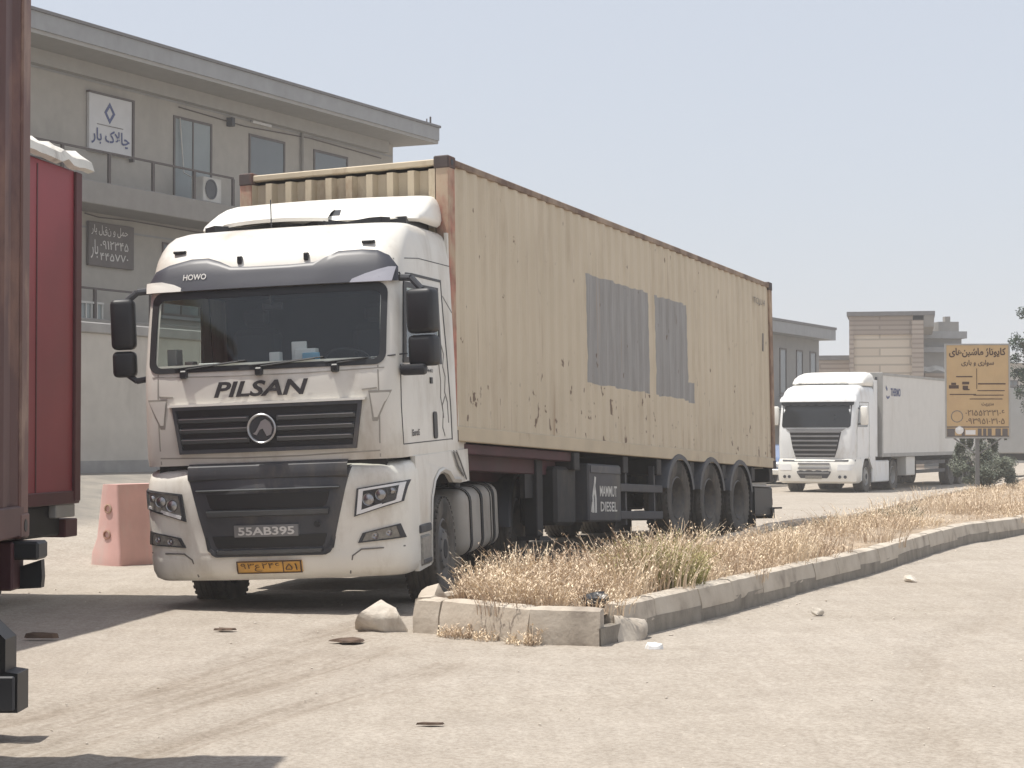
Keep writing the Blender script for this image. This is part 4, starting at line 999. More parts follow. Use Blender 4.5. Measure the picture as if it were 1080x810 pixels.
# ------------------------------------------------------------ left edge: red curtain trailer and brown container trailer, both mostly out of frame
YR = math.atan2(.907, .42)
def build_left():
    # local x: back along the road (away from the viewer) is +x; far end at x=0, right side at y=0
    T = thing('curtain_trailer', 'tall dark red curtain-sided trailer with a white roof tarpaulin at the left edge', 'trailer', (-4.32, 20.3, 0), (0, 0, rad(81)))
    L = 11
    MB().box(-L, -.14, .03, 2.5, 1.05, 4.25, .01).build('curtain', 'red_tarp', T)
    cp = MB()
    for x in [-1.1 - 1.1 * i for i in range(9)]: cp.box(x - .012, x + .012, .024, .03, 1.05, 4.2)
    cp.build('curtain_strap', 'red_post', T)
    MB().box(-.16, .0, .0, 2.52, .95, 4.24, .01).build('rear_post', 'red_post', T)
    MB().box(-L, 0, .01, 2.5, .93, 1.06, .01).build('side_rail', 'red_post', T)
    r = MB(); rows = []
    for i in range(40):
        x = .10 - i * .14; a = .05 * noise.noise(Vector((i * .6, 0, 0))); b_ = .06 * noise.noise(Vector((i * .9, 5, 0)))
        rows.append([(x, 2.5, 4.46), (x, .5, 4.48 + a * .5), (x, .06, 4.44 + a), (x, -.06 + b_ * .5, 4.36 + b_), (x, -.09 + a * .4, 4.27 + b_ * .9), (x, -.02, 4.25 + b_)])
    r.grid(rows).build('roof_tarpaulin', 'tarp_white', T)
    MB().box(-L, -.1, .7, .85, .6, .95).box(-L, -.1, 1.7, 1.85, .6, .95).box(-1.2, -.3, .1, .5, .62, .93, .02).build('frame', 'chassis', T)
    MB().box(-.6, -.1, .02, .10, .80, .93, .01).build('light_bracket', 'light_metal', T)
    MB().box(-.3, .02, .04, .3, .6, .78, .01).build('tail_light', 'red_post', T)
    for x in (-2.3, -3.6, -4.9):
        for sg, y in ((-1, .18), (1, 2.34)): wheel(T, x, y, .5, .5, .33, sg)
    B = thing('container_trailer', 'dark trailer end with black bumper under the rust brown container at the left edge', 'trailer', (-2.43, 10.2, 0), (0, 0, rad(90)))
    MB().box(-10, -.05, .55, .70, .75, 1.08).build('frame', 'chassis_red', B)
    MB().box(-.25, -.02, .02, 2.4, .84, 1.08, .01).build('crossmember', 'chassis_red', B)
    MB().box(-.22, -.02, -.10, .07, .99, 1.08, .012).build('tail_light', 'plastic_black', B)
    fl = MB(); fl.prism([(-.085, .985), (-.09, .90), (-.085, .845), (.10, .835), (.5, .80), (2.2, .80), (2.2, .925), (.10, .925)], lambda a, c: (-.10, a, c), lambda a, c: (-.03, a, c)); fl.build('mud_flap', 'plastic_black', B, smooth=0)
    bl = MB(); bl.prism([(2.2, .88), (.72, .88), (.52, .80), (.235, .53), (.235, .36), (.17, .35), (.17, .145), (2.2, .145)], lambda a, c: (.48, a, c), lambda a, c: (.72, a, c)); bp = bl.build('rear_bumper', 'plastic_black', B, smooth=0)
    MB().box(.44, .47, .18, .36, .16, .34, .008).build('bumper_end', 'plastic_dark', bp)
    MB().box(-.4, .5, .9, 1.0, .5, .9).build('bumper_bracket', 'chassis', B)
    for x in (-3.2, -4.5, -5.8):
        for sg, y in ((-1, .19), (1, 2.27)): wheel(B, x, y, .5, .5, .33, sg)
    K = build_container('shipping_container', 'rust brown shipping container filling the left edge of the view', 12.19, 2.44, 2.9, (-2.43 - 1.222, 10.2, 1.10), (0, 0, rad(90)), ('brown_box', 'brown_post', 'brown_box', 'brown_post', 'brown_post'), rust=False)
build_left()

# ------------------------------------------------------------ plastic barrier
def build_barrier():
    T = thing('plastic_barrier', 'faded pink plastic road barrier with two holes standing left of the white lorry', 'barrier', (-4.80, 24.85, height(-4.8, 25)), (0, 0, rad(56)))
    mb = MB(); rows = []
    for z, e in ((0, .0), (.16, .01), (.34, .075), (.9, .13), (1.0, .145)):
        P = rrect(e * .5, 1.45 - e * .3, .0 + e * .85, .52 - e * .85, .035, 3); rows.append([(a, c, z) for a, c in P])
    mb.grid(rows, close=True); n = len(rows[0]); mb.add(rows[-1], [tuple(range(n))]); mb.build('body', 'pink_plastic', T, smooth=40)
    for z in (.70, .38):
        x = .052 if z > .5 else .036
        MB().lathe([(.055, 0), (.06, -.015), (.045, -.02), (.04, .01), (.001, .01)], Matrix.Translation((x, .26, z)) @ Matrix.Rotation(rad(-90), 4, 'Z'), n=20).build('hole', 'red_casting', T)
build_barrier()

# ------------------------------------------------------------ building helpers
def facade(name, label, origin, yaw, cat='building'):
    return thing(name, label, cat, origin, (0, 0, yaw))
BY = math.atan2(.9, .438)
def window(T, x0, x1, z0, z1, y=0, glassm='window_glass', bars=1, depth=.12):
    w = MB().ring(lambda a, c, o: (a, y - o, c), [(x0, z0), (x1, z0), (x1, z1), (x0, z1)], [(x0 + .07, z0 + .07), (x1 - .07, z0 + .07), (x1 - .07, z1 - .07), (x0 + .07, z1 - .07)], off=.035, t=.07).build('window', 'frame_dark', T, smooth=0)
    MB().box(x0 + .05, x1 - .05, y - .012, y + .02, z0 + .05, z1 - .05).build('pane', glassm, w)
    for i in range(bars):
        xm = x0 + (x1 - x0) * (i + 1) / (bars + 1); MB().box(xm - .025, xm + .025, y - .03, y, z0 + .05, z1 - .05).build('mullion', 'frame_dark', w)
    MB().box(x0 - .08, x1 + .08, y - .09, y - .001, z0 - .09, z0 - .005).build('sill', 'fascia', w)
    return w
# main office building: local x runs away along the facade, -y faces the road
BO = Vector((-11.75, 50.66, 0))
def build_office():
    T = facade('office_building', 'long grey two-storey office building with deep flat eaves behind the white lorry', BO, BY)
    x0, x1 = -30, 18.3
    MB().box(x0, x1 - .45, 0, 14, .3, 11.25).build('wall', 'render_grey', T)
    MB().box(x0 - 1, x1, -1.5, 15, 11.32, 11.74).build('roof_fascia', 'fascia', T)
    MB().box(x0 - 1, x1 - .0, -1.46, 15, 11.22, 11.318).box(x0, x1 - 1.2, -.28, -.002, 10.85, 11.215).build('soffit', 'soffit', T)
    MB().box(x0 - 1.03, x1 + .03, -1.55, 15, 11.745, 11.82).build('roof_edge', 'fascia_cap', T)
    MB().cyl((x1 - .25, -1.3, 11.8), (x1 - .25, -1.3, 12.1), .03, n=6).cyl((x1 - .5, -1.3, 11.8), (x1 - .5, -1.3, 12.0), .02, n=6).build('aerial', 'rail_iron', T)
    # balcony slab and rails
    MB().box(x0, 12.5, -1.3, -.003, 7.40, 7.98, .02).build('balcony_slab', 'slab', T)
    def rail(xa, xb, z, y=-1.24, st=2.35, h=.98):
        m = MB().box(xa, xb, y - .03, y + .03, z + h - .05, z + h)
        x = xb
        while x > xa: m.box(x - .045, x + .045, y - .03, y + .03, z, z + h - .05); x -= st
        return m.build('balcony_railing', 'rail_iron', T)
    rail(-6, 6.6, 7.98, st=1.86, h=.80); rail(-6, 12.4, 4.55, y=-1.1, h=.78)
    MB().box(x0, 12.5, -1.15, -.003, 4.05, 4.55, .02).build('balcony_slab', 'slab', T)
    MB().box(-.6, 1.0, -1.08, -1.04, 3.7, 4.95).build('gate_panel', 'window_pale', T)
    gm = MB()
    for i in range(8): gm.box(-.6 + i * .22, -.57 + i * .22, -1.12, -1.08, 3.7, 4.95)
    for z in (3.7, 4.1, 4.5, 4.92): gm.box(-.6, 1.0, -1.12, -1.08, z, z + .05)
    gm.build('window_grille', 'ac_white', T)
    window(T, 5.5, 7.35, 8.0, 10.45, glassm='window_pale'); window(T, 9.25, 11.2, 8.7, 10.45, glassm='window_glass', bars=0); window(T, 12.85, 14.9, 8.7, 10.45, glassm='window_glass', bars=0)
    window(T, 5.0, 6.8, 4.9, 6.9); window(T, 9.5, 11.3, 4.9, 6.9)
    # tube lamps under the eave
    for x in (9.3,): MB().box(x, x + 1.0, -.13, -.05, 10.76, 10.84, .01).build('tube_lamp', 'sign_white', T)
    MB().box(8.1, 8.25, -.2, -.003, 10.5, 10.75).build('flood_lamp', 'plastic_dark', T)
    for x in (12.1,): MB().cyl((x, -.07, 2), (x, -.07, 11.2), .045, n=8).build('downpipe', 'slab', T)
    MB().tube([(-3, -.04, 8.05 + .6), (1.5, -.04, 8.5)], .018, 5).build('wall_cable', 'rail_iron', T); MB().tube([(5.7, -.05, 10.7), (9, -.04, 10.62), (12.6, -.04, 10.75), (17, -.04, 10.68)], .018, 5).build('wall_cable', 'rail_iron', T)
    MB().tube([(1.6, -.04, 7.35), (2.2, -.04, 7.30), (3.6, -.04, 7.34), (8, -.04, 7.30)], .018, 5).build('wall_cable', 'rail_iron', T)
    MB().tube([(5.9, -.66, 8.6), (5.9, -.08, 8.9), (5.75, -.05, 10.4)], .02, 5).build('air_pipe', 'ac_white', T)
    for z in (6.98, 10.80): MB().box(x0, x1 - .5, -.025, -.002, z, z + .05).build('string_course', 'fascia', T)
    # sign boards
    G = thing('wall_sign', 'white company sign with blue Persian lettering high on the grey building', 'sign', BO, (0, 0, BY))
    SF = lambda u, v, o: (u, -.10 - o, v)
    MB().box(1.68, 3.50, -.10, -.01, 8.98, 10.50, .01).build('board', 'sign_white', G)
    MB().box(3.502, 3.57, -.14, -.01, 8.9, 10.55).box(1.66, 3.50, -.13, -.01, 10.502, 10.55).build('frame', 'frame_dark', G)
    write(MB(), persian('چالاک بار'), SF, 1.76, 9.16, 1.62, .46, bold=.02, off=.012).build('lettering', 'ink_blue', G)
    lt = MB().ring(SF, [(2.53, 9.78), (2.76, 10.06), (2.53, 10.34), (2.30, 10.06)], [(2.53, 9.90), (2.66, 10.06), (2.53, 10.22), (2.40, 10.06)], off=.012, t=.01)
    lt.build('diamond_mark', 'ink_blue', G); MB().box(2.0, 3.1, -.115, -.1005, 9.71, 9.73).build('rule', 'ink_grey', G)
    G = thing('wall_sign', 'dark wall banner with white Persian writing on the lower storey', 'sign', BO, (0, 0, BY))
    MB().box(1.70, 3.62, -.10, -.01, 6.02, 7.16, .01).build('board', 'banner', G)
    for tx, a, c, w_, h_ in (('حمل و نقل بار', 1.78, 6.82, 1.55, .27), ('۰۹۱۲۳۴۵', 2.15, 6.48, 1.2, .22), ('۴۴۵۷۷۰', 2.15, 6.18, 1.2, .2), ('بار', 1.76, 6.2, .3, .5)):
        write(MB(), persian(tx), SF, a, c, w_, h_, bold=.004, off=.012).build('lettering', 'white_mark', G)
    # air conditioner on the balcony
    A = thing('air_conditioner', 'white outdoor air conditioner on the upper balcony of the grey building', 'air conditioner', BO, (0, 0, BY))
    MB().box(5.45, 6.32, -1.05, -.65, 8.02, 8.70, .02).build('casing', 'ac_white', A)
    Q = Matrix.Translation((5.80, -1.055, 8.37)); MB().lathe([(.27, 0), (.28, -.02), (.24, -.02), (.23, .0), (.001, .0)], Q, n=24).build('fan_grille', 'plastic_mid', A)
build_office()
# boundary wall
def build_wall():
    P0 = Vector((-8.6, 35, 0)); T = facade('boundary_wall', 'plain pale boundary wall with grey coping in front of the office building', P0, BY, 'wall')
    MB().box(-12, 40, 0, .3, -.2, 3.48).build('masonry', 'wall_paint', T)
    MB().box(-12.05, 40.05, -.06, .36, 3.483, 3.68, .02).build('coping', 'wall_cap', T)
    MB().box(-12, 40, -.04, -.002, .4, 1.15).build('plinth', 'wall_cap', T)
build_wall()

def build_far():
    # second grey building just beyond the container's rear
    def P(px, Y): return (px - 540) / 2135 * Y
    Y = 92; T = facade('grey_building', 'smaller grey building with jutting flat roof right of the container', Vector((P(864, Y), Y, 0)), BY)
    # local: facade ends at x=0 and comes towards the viewer (-x); -y faces the road
    MB().box(-22, 0, 0, 10, -.5, 5.945).build('wall', 'stucco2', T)
    MB().box(-22, .3, -.7, 10.5, 5.95, 6.42).build('roof_fascia', 'fascia', T); MB().box(-22, .34, -.74, 10.6, 6.425, 6.53).build('roof_edge', 'fascia_cap', T)
    for x in (-5.2, -2.9, -.95): window(T, x - .45, x + .45, 3.4, 5.4, bars=0)
    MB().box(-8.3, 0, -1.2, -.003, 2.3, 2.6).build('balcony_slab', 'slab', T)
    r = MB().box(-8.3, -.1, -1.15, -1.1, 3.3, 3.36)
    for i in range(20): r.box(-8.2 + i * .42, -8.16 + i * .42, -1.15, -1.1, 2.6, 3.3)
    r.build('balcony_railing', 'rail_iron', T)
    # sandstone block with banded cladding
    Y = 108; T = thing('brick_building', 'tall beige building with banded stone cladding behind the far white lorry', 'building', (P(896, Y), Y, 0), (0, 0, rad(-11)))
    w = (963 - 897) / 2135 * Y
    MB().box(0, w, 0, 10, -1, 8.0).build('wall', 'stone_courses', T)
    MB().box(.0, .25, -.12, -.002, -1, 8.0).box(w - .05, w + .55, -.3, 9, -1, 7.75).box(0.25, w - .05, -.10, -.002, 7.0, 8.0).build('corner_pier', 'brick_dark', T)
    MB().box(-.12, w + 1.15, -.3, 10.2, 8.0, 8.22).build('roof_edge', 'fascia_cap', T); MB().box(w + .56, w + 1.1, -.25, 9, 7.4, 7.997).build('roof_fascia', 'slab', T)
    MB().box(-1.9, -.003, 1, 8, -1, 5.7).build('side_wing', 'brick_dark', T); MB().box(-1.95, -.003, .9, 8, 5.71, 5.95).build('wing_edge', 'fascia_cap', T)
    Y = 116; T = thing('grey_building', 'low layered grey roofline building between beige block and ochre sign', 'building', (P(966, Y), Y, 0), (0, 0, rad(5)))
    MB().box(0, 2.7, 0, 8, -1, 7.2).build('wall', 'stucco2', T); MB().box(-.1, 2.9, -.4, 8, 7.2, 7.6).box(-.1, 2.9, -.45, 8, 6.4, 6.7).build('roof_fascia', 'fascia', T)
    MB().box(1.5, 2.7, .5, 3, 7.6, 8.2).box(1.9, 2.2, .5, 1, 8.2, 8.5).build('stair_tower', 'slab', T)
    MB().box(.5, 1.7, -.12, -.002, 3.6, 5.2).build('shutter', 'brick_dark', T)
    q = MB(); q.grid([[(-.2 + i * .15, -.5 - j * .25, 5.6 - j * .15 + .05 * math.sin(i)) for i in range(12)] for j in range(3)]).build('awning', 'ac_white', T)
    Y = 130; T = thing('warehouse', 'pale low warehouse roof glimpsed behind the ochre sign', 'building', (P(1000, Y), Y, 0), (0, 0, rad(4)))
    MB().box(0, 14, 0, 12, -1, 6.3).build('wall', 'wall_paint', T)
    v = [(-.3, -.3, 6.3), (14.3, -.3, 6.3), (14.3, 12, 6.3), (-.3, 12, 6.3), (-.3, 6, 7.6), (14.3, 6, 6.9)]
    MB().add(v, [(0, 1, 5, 4), (3, 4, 5, 2), (0, 4, 3), (1, 2, 5), (0, 3, 2, 1)]).build('roof', 'fascia', T, smooth=0)
    window(T, 3.9, 4.6, 3.6, 5.2)
    # grey box trailer at the right edge
    Y = 84; T = thing('box_trailer', 'plain grey box trailer parked at the right edge behind the sign', 'trailer', (P(1050, Y), Y + 1, height(20, 84)), (0, 0, rad(64)))
    MB().box(0, 12, -2.5, 0, 1.0, 3.75, .04).build('body', 'grey_trailer', T); MB().box(0, 12, -2.52, .02, 3.75, 3.85).build('roof_rail', 'fascia_cap', T)
    MB().box(.3, 11.8, -2.2, -.3, .7, 1.0).build('frame', 'chassis', T)
    for x in (2, 8.5, 9.8, 11.1):
        for sg, y in ((-1, -2.3), (1, -.2)): wheel(T, x, y, .5, .5, .3, sg)
build_far()

# ------------------------------------------------------------ far white lorry with refrigerated trailer
def build_far_lorry():
    z0 = height(9, 62) - .02; yaw = rad(243.5); LX, LY = 9.83, 63.0
    T = thing('lorry_tractor', 'white lorry with silver grille and roof deflector parked beyond the container', 'lorry', (LX, LY, z0), (0, 0, yaw))
    cab = Cab([(1.05, 1.32, 1.22, .22, -.95), (1.5, 1.34, 1.23, .22, -.95), (2.0, 1.32, 1.23, .24, -.95), (2.55, 1.2, 1.22, .24, -.95), (2.95, 1.06, 1.21, .25, -.95), (3.1, .98, 1.19, .3, -.95), (3.22, .80, 1.16, .34, -.95), (3.3, .55, 1.08, .36, -.95), (3.34, .2, .95, .36, -.95)], b=.10)
    rows = [cab.ringpts(p[0], (0, .3, .5, .7, 1)) for p in cab.p]; n = len(rows[0]); mb = MB().grid(rows, close=True); mb.add(rows[-1], [tuple(range(n))]); mb.build('cab', 'cab_white2', T, smooth=45)
    F = cab.front; SL = lambda x, z, o: cab.side(x, z, o, 1); SR = lambda x, z, o: cab.side(x, z, o, -1)
    MB().patch(F, rr_rows(-1.09, 1.09, 2.0, 2.78, .08, 4, 5), 16, t=.01, off=.006).build('windscreen', 'dark_glass', T)
    # scalloped dark fringe and visor
    fr = MB(); A = []
    for i in range(57): y = -1.12 + 2.24 * i / 56; A.append([F(y, 2.82, .07), F(y, 2.70 - .035 * abs(math.sin(i * PI / 7)), .05)])
    fr.grid(A).build('visor_fringe', 'plastic_black', T)
    MB().grid([[F(-1.14 + 2.28 * i / 16, z, o) for i in range(17)] for z, o in ((2.79, .0), (2.79, .10), (2.86, .11), (2.95, .06), (2.97, .0))]).build('sun_visor', 'cab_white2', T)
    # grille in a body-coloured V
    g = MB().patch(F, [(1.10, -.62, .62), (1.4, -.72, .72), (1.88, -.82, .82)], 12, t=.02, off=.01).build('grille', 'plastic_black', T)
    for i, z in enumerate((1.18, 1.32, 1.46, 1.60, 1.74, 1.87)):
        w = .62 + (z - 1.1) * .24; MB().grid([[F(-w + 2 * w * k / 10, z + dz, o) for k in range(11)] for dz, o in ((-.026, .01), (-.02, .06), (.02, .06), (.026, .01))]).build('slat', 'grille_silver', g)
    MB().patch(F, [(1.90, -.84, .84), (1.975, -.95, .95)], 10, t=.02, off=.02).build('top_panel', 'grille_silver', g)
    bp = Cab([(.30, 1.3, 1.15, .25, .55), (.36, 1.42, 1.23, .28, .55), (.62, 1.46, 1.25, .28, .55), (.92, 1.44, 1.25, .28, .55), (1.05, 1.36, 1.23, .26, .55)], b=.12)
    MB().grid([bp.ringpts(p[0], (0, .5, 1.0), arc=6) for p in bp.p]).build('bumper', 'cab_white_clean', T, smooth=50)
    B = bp.front
    lg = MB().patch(B, [(.46, -.42, .42), (.60, -.52, .52), (.98, -.66, .66)], 10, t=.02, off=.01).build('lower_grille', 'plastic_mid', T)
    for z in (.62, .76, .90): MB().grid([[B(-.5 + 1.0 * k / 8, z + dz, o) for k in range(9)] for dz, o in ((-.03, .01), (-.02, .04), (.025, .04), (.03, .01))]).build('slat', 'grille_silver', lg)
    MB().patch(B, [(.44, -.26, .26), (.54, -.26, .26)], 4, t=.02, off=.03).build('number_plate', 'lamp_grey', T)
    for sg in (-1, 1):
        MB().patch(B, [(.70, sg * .72, sg * 1.14), (.88, sg * .74, sg * 1.2)], 6, t=.02, off=.008).build('headlight', 'lamp_white', T)
        for y in (.80, .96): c = B(sg * y, .50, .012); MB().lathe([(.05, 0), (.045, .02), (.001, .015)], Matrix.Translation(c) @ Matrix.Rotation(rad(-90), 4, 'Z'), n=12).build('fog_lamp', 'plastic_dark', T)
        MB().line(B, [(sg * .66, .99), (sg * 1.2, 1.0)], .05, off=.01).build('bumper_gap', 'plastic_dark', T)
        FN = SL if sg > 0 else SR
        MB().patch(FN, [(2.02, -.1, .92), (2.1, -.16, .90), (2.6, -.16, .72), (2.68, -.12, .68)], 8, t=.01, off=.006).build('door_window', 'window_glass', T)
        MB().line(FN, [(.98, 1.1), (1.0, 1.9), (.68, 2.78), (-.30, 2.78), (-.30, 1.1)], .018, off=.004).build('panel_gap', 'ink_grey', T)
        MB().box(.75, .92, sg * 1.42 - .12, sg * 1.42 + .12, 2.08, 2.66, .06, seg=2).build('mirror', 'cab_white_clean', T)
        MB().tube([(.8, sg * 1.2, 2.6), (.84, sg * 1.4, 2.55)], .025).build('mirror_arm', 'plastic_dark', T); MB().tube([(.8, sg * 1.2, 2.1), (.84, sg * 1.4, 2.14)], .025).build('mirror_arm', 'plastic_dark', T)
        P = [(.62, 1.08), (.62, .38), (.50, .38), (.45, .75), (.25, 1.03), (-.05, 1.1), (-.3, 1.05), (-.55, .8), (-.62, .75), (-.95, .75), (-.95, 1.08)]
        MB().prism(P, lambda a, c: (a - .0, sg * 1.18, c), lambda a, c: (a, sg * 1.235, c)).build('wheel_arch_panel', 'cab_white2', T, smooth=0)
        MB().box(-2.55, -.72, min(sg * 1.12, sg * 1.21), max(sg * 1.12, sg * 1.21), .30, .98, .03).build('side_skirt', 'cab_white2', T)
        MB().box(-1.3, -.95, sg * 1.17, sg * 1.20, 1.1, 3.5).build('side_fairing', 'cab_white2', T)
        wheel(T, -.06, sg * 1.05, .5, .5, .31, sg, front=True, rimmat='light_metal'); wheel(T, -3.05, sg * 1.05, .5, .5, .3, sg, dual=True, rimmat='light_metal')
    MB().box(-3.8, 1.0, -.5, .5, .55, .9).box(-.9, 1.2, -1.0, 1.0, .45, 1.2).build('frame', 'chassis', T)
    df = Cab([(3.30, .30, 1.14, .32, -1.0), (3.38, .36, 1.17, .35, -1.02), (3.52, .22, 1.16, .38, -1.05), (3.64, -.05, 1.12, .4, -1.05), (3.72, -.4, 1.03, .36, -1.05), (3.75, -.7, .9, .3, -1.05)], b=.12)
    rows = [df.ringpts(p[0], (0, .4, 1.0), arc=6) for p in df.p]; n = len(rows[0]); mb = MB().grid(rows, close=True); mb.add(rows[-1], [tuple(range(n))]); d = mb.build('roof_deflector', 'cab_white_clean', T, smooth=50)
    MB().patch(df.front, [(3.335, -.95, .75), (3.40, -.90, .70)], 10, t=.02, off=.015).build('deflector_recess', 'plastic_black', d)
    # trailer
    R = thing('refrigerated_trailer', 'long white refrigerated box trailer coupled to the far white lorry', 'trailer', (LX, LY, z0), (0, 0, yaw))
    MB().box(-15.2, -1.62, -1.27, 1.27, 1.12, 3.72, .03).build('body', 'reefer', R)
    [MB().box(a, a + .12, -1.29, 1.29, 1.08, 3.75, .01).build('end_frame', 'light_metal', R) for a in (-1.64, -15.22)]
    [MB().box(-15.2, -1.65, *q).build('edge_rail', 'light_metal', R) for q in ((1.265, 1.285, 1.085, 1.2), (1.265, 1.285, 3.66, 3.745), (-1.285, -1.265, 1.085, 1.2))]
    u = MB().box(-1.52, -1.18, -.95, .95, 1.9, 3.5, .05).build('cooling_unit', 'reefer', R)
    for z in (2.4, 3.0): MB().box(-1.18, -1.165, -.7, .7, z - .2, z + .2, .005).build('vent', 'plastic_dark', u)
    MB().tube([(-1.35, 1.15, 1.2), (-1.35, 1.15, 3.6)], .04).tube([(-1.25, 1.0, 1.2), (-1.25, 1.0, 2.6)], .03).build('pipe', 'plastic_dark', R)
    TF = lambda a, c, o: (-1.6 - a, 1.272 + o, c)
    lt = MB(); write(lt, 'THERMO', TF, .95, 3.02, 1.15, .26, bold=.03); lt.line(TF, [(.42, 3.30), (.55, 3.22)], .09, off=.006).line(TF, [(.48, 3.0), (.62, 2.95), (.8, 3.0)], .06, off=.006); lt.build('lettering', 'ink_blue', R)
    MB().box(-15, -3, -.5, .5, .8, 1.1).build('frame', 'chassis', R)
    MB().box(-5.6, -4.55, .7, 1.22, .45, 1.08, .02).build('pallet_box', 'reefer', R)
    for sg in (-1, 1):
        for x in (-10.4, -11.7, -13.0): wheel(R, x, sg * 1.05, .5, .5, .33, sg)
        MB().box(-4.35, -4.2, sg * .9 - .07, sg * .9 + .07, .1, 1.0).build('landing_leg', 'chassis', R)
    MB().box(-9.6, -5.8, 1.16, 1.2, .5, .62).box(-9.6, -5.8, 1.16, 1.2, .8, .92).build('side_guard', 'toolbox', R)
    # a blue and white car glimpsed between the container and the far lorry
    Kx, Ky = (823 - 540) / 2135 * 74, 74
    K = thing('parked_car', 'small blue car half hidden between container rear and the far lorry', 'car', (Kx, Ky, height(Kx, Ky)), (0, 0, yaw))
    P = [(2.05, .35), (2.1, .62), (1.95, .80), (1.0, .95), (.45, 1.38), (-.9, 1.42), (-1.6, 1.0), (-2.0, .95), (-2.1, .4)]
    b = bmesh.new(); mbc = MB(); mbc.prism(P, lambda a, c: (a, -.84 + max(0, c - .95) * .35, c), lambda a, c: (a, .84 - max(0, c - .95) * .35, c)); mbc.build('body', 'car_blue', K, smooth=0)
    b.free()
    MB().prism([(.95, .97), (.45, 1.33), (-.85, 1.36), (-1.4, 1.0)], lambda a, c: (a, -.86 + max(0, c - .95) * .35, c), lambda a, c: (a, .86 - max(0, c - .95) * .35, c)).build('window', 'window_glass', K, smooth=0)
    MB().box(2.02, 2.14, -.8, .8, .35, .55, .03).build('bumper', 'cab_white_clean', K)
    for sg in (-1, 1):
        MB().box(1.98, 2.1, sg * .55 - .17, sg * .55 + .17, .62, .76, .02).build('headlight', 'lamp_white', K)
        for x in (1.3, -1.3): wheel(K, x, sg * .76, .31, .31, .19, sg, front=True, rimmat='light_metal')
build_far_lorry()

# ------------------------------------------------------------ sign board
def build_sign():
    Y = 53.4; X = (1031 - 540) / 2135 * Y; z0 = height(X, Y) + .2
    T = thing('sign_board', 'ochre Persian notice board with phone numbers on a grey post above the island', 'sign', (X, Y, 0), (0, 0, rad(-3)))
    hw = .83; za, zb = 1.56, 4.02
    MB().box(-hw, hw, -.02, .02, za, zb, .005).build('board', 'sign_ochre', T)
    MB().ring(lambda a, c, o: (a, -o, c), [(-hw - .02, za - .02), (hw + .02, za - .02), (hw + .02, zb + .02), (-hw - .02, zb + .02)], [(-hw + .02, za + .02), (hw - .02, za + .02), (hw - .02, zb - .02), (-hw + .02, zb - .02)], off=.035, t=.07).build('frame', 'light_metal', T, smooth=0)
    F = lambda a, c, o: (a, -.02 - o, c)
    lt = MB(); P = persian
    def wr(s, a, c, w, h, b=.02): write(lt, P(s), F, a, c, w, h, bold=b, off=.008)
    wr('کاپوتاژ ماشین‌های', -.74, 3.66, 1.48, .27, .03); wr('سواری و باری', -.42, 3.44, .85, .17, .02)
    wr('۰۲۱۵۵۲۳۳۱۰۶', -.32, 2.14, 1.02, .15, 0); wr('۰۹۳۹۵۱۰۳۱۰۵', -.30, 1.92, 1.0, .15, 0); wr('مدیریت'.replace('ی', 'ی'), .10, 2.38, .32, .10, .02)
    L = lambda pts, w: lt.line(F, pts, w, off=.008)
    L([(-.55, 3.17), (-.14, 3.17)], .03); L([(-.02, 3.38), (-.02, 2.85)], .015); L([(.02, 2.98), (.72, 2.98)], .035); L([(-.72, 2.70), (-.05, 2.70)], .025)
    for i, z in enumerate((2.80, 2.68, 2.58)): L([(-.0 - .1 * i, z), (.70 - .03 * i, z)], .022)
    # little car and lorry symbols
    L([(-.72, 2.90), (-.52, 2.90)], .09); L([(-.67, 2.98), (-.58, 2.98)], .06); L([(-.36, 2.88), (-.28, 2.88)], .10); L([(-.38, 3.0), (-.24, 3.0)], .07); L([(-.36, 2.83), (-.22, 2.83)], .035)
    lt.build('lettering', 'ink_brown', T)
    c = [(-.54 + .15 * math.cos(t * PI / 8), 2.12 + .15 * math.sin(t * PI / 8)) for t in range(17)]; MB().line(F, c, .018, off=.007).build('circle_mark', 'ink_grey', T)
    s = MB()
    for a, b_ in ((-.80, -.60), (-.42, -.34), (-.0, .10), (.14, .22), (.26, .36), (.46, .60), (.64, .78)): s.patch(F, [(1.60, a, b_), (1.80, a, b_)], 1, t=.01, off=.006)
    s.line(F, [(-.81, 1.84), (.81, 1.84)], .03, off=.008).line(F, [(-.81, 1.60), (.81, 1.60)], .03, off=.008)
    s.build('picture_strip', 'banner', T)
    s = MB(); cc = [(-.48, 1.74)]; s.lathe([(.11, 0), (.001, -.012)], Matrix.Translation((-.48, -.026, 1.76)), n=18).patch(F, [(1.64, -.32, -.06), (1.76, -.32, -.06)], 2, t=.01, off=.007); s.build('picture_strip', 'paper', T)
    MB().box(-.05, .05, .03, .12, z0 - .25, za + .4).build('post', 'post_grey', T)
    MB().tube([(0, .07, 1.1), (-.62, .03, 1.55)], .022, 6).tube([(0, .07, 1.1), (.62, .03, 1.55)], .022, 6).build('brace', 'post_grey', T)
build_sign()

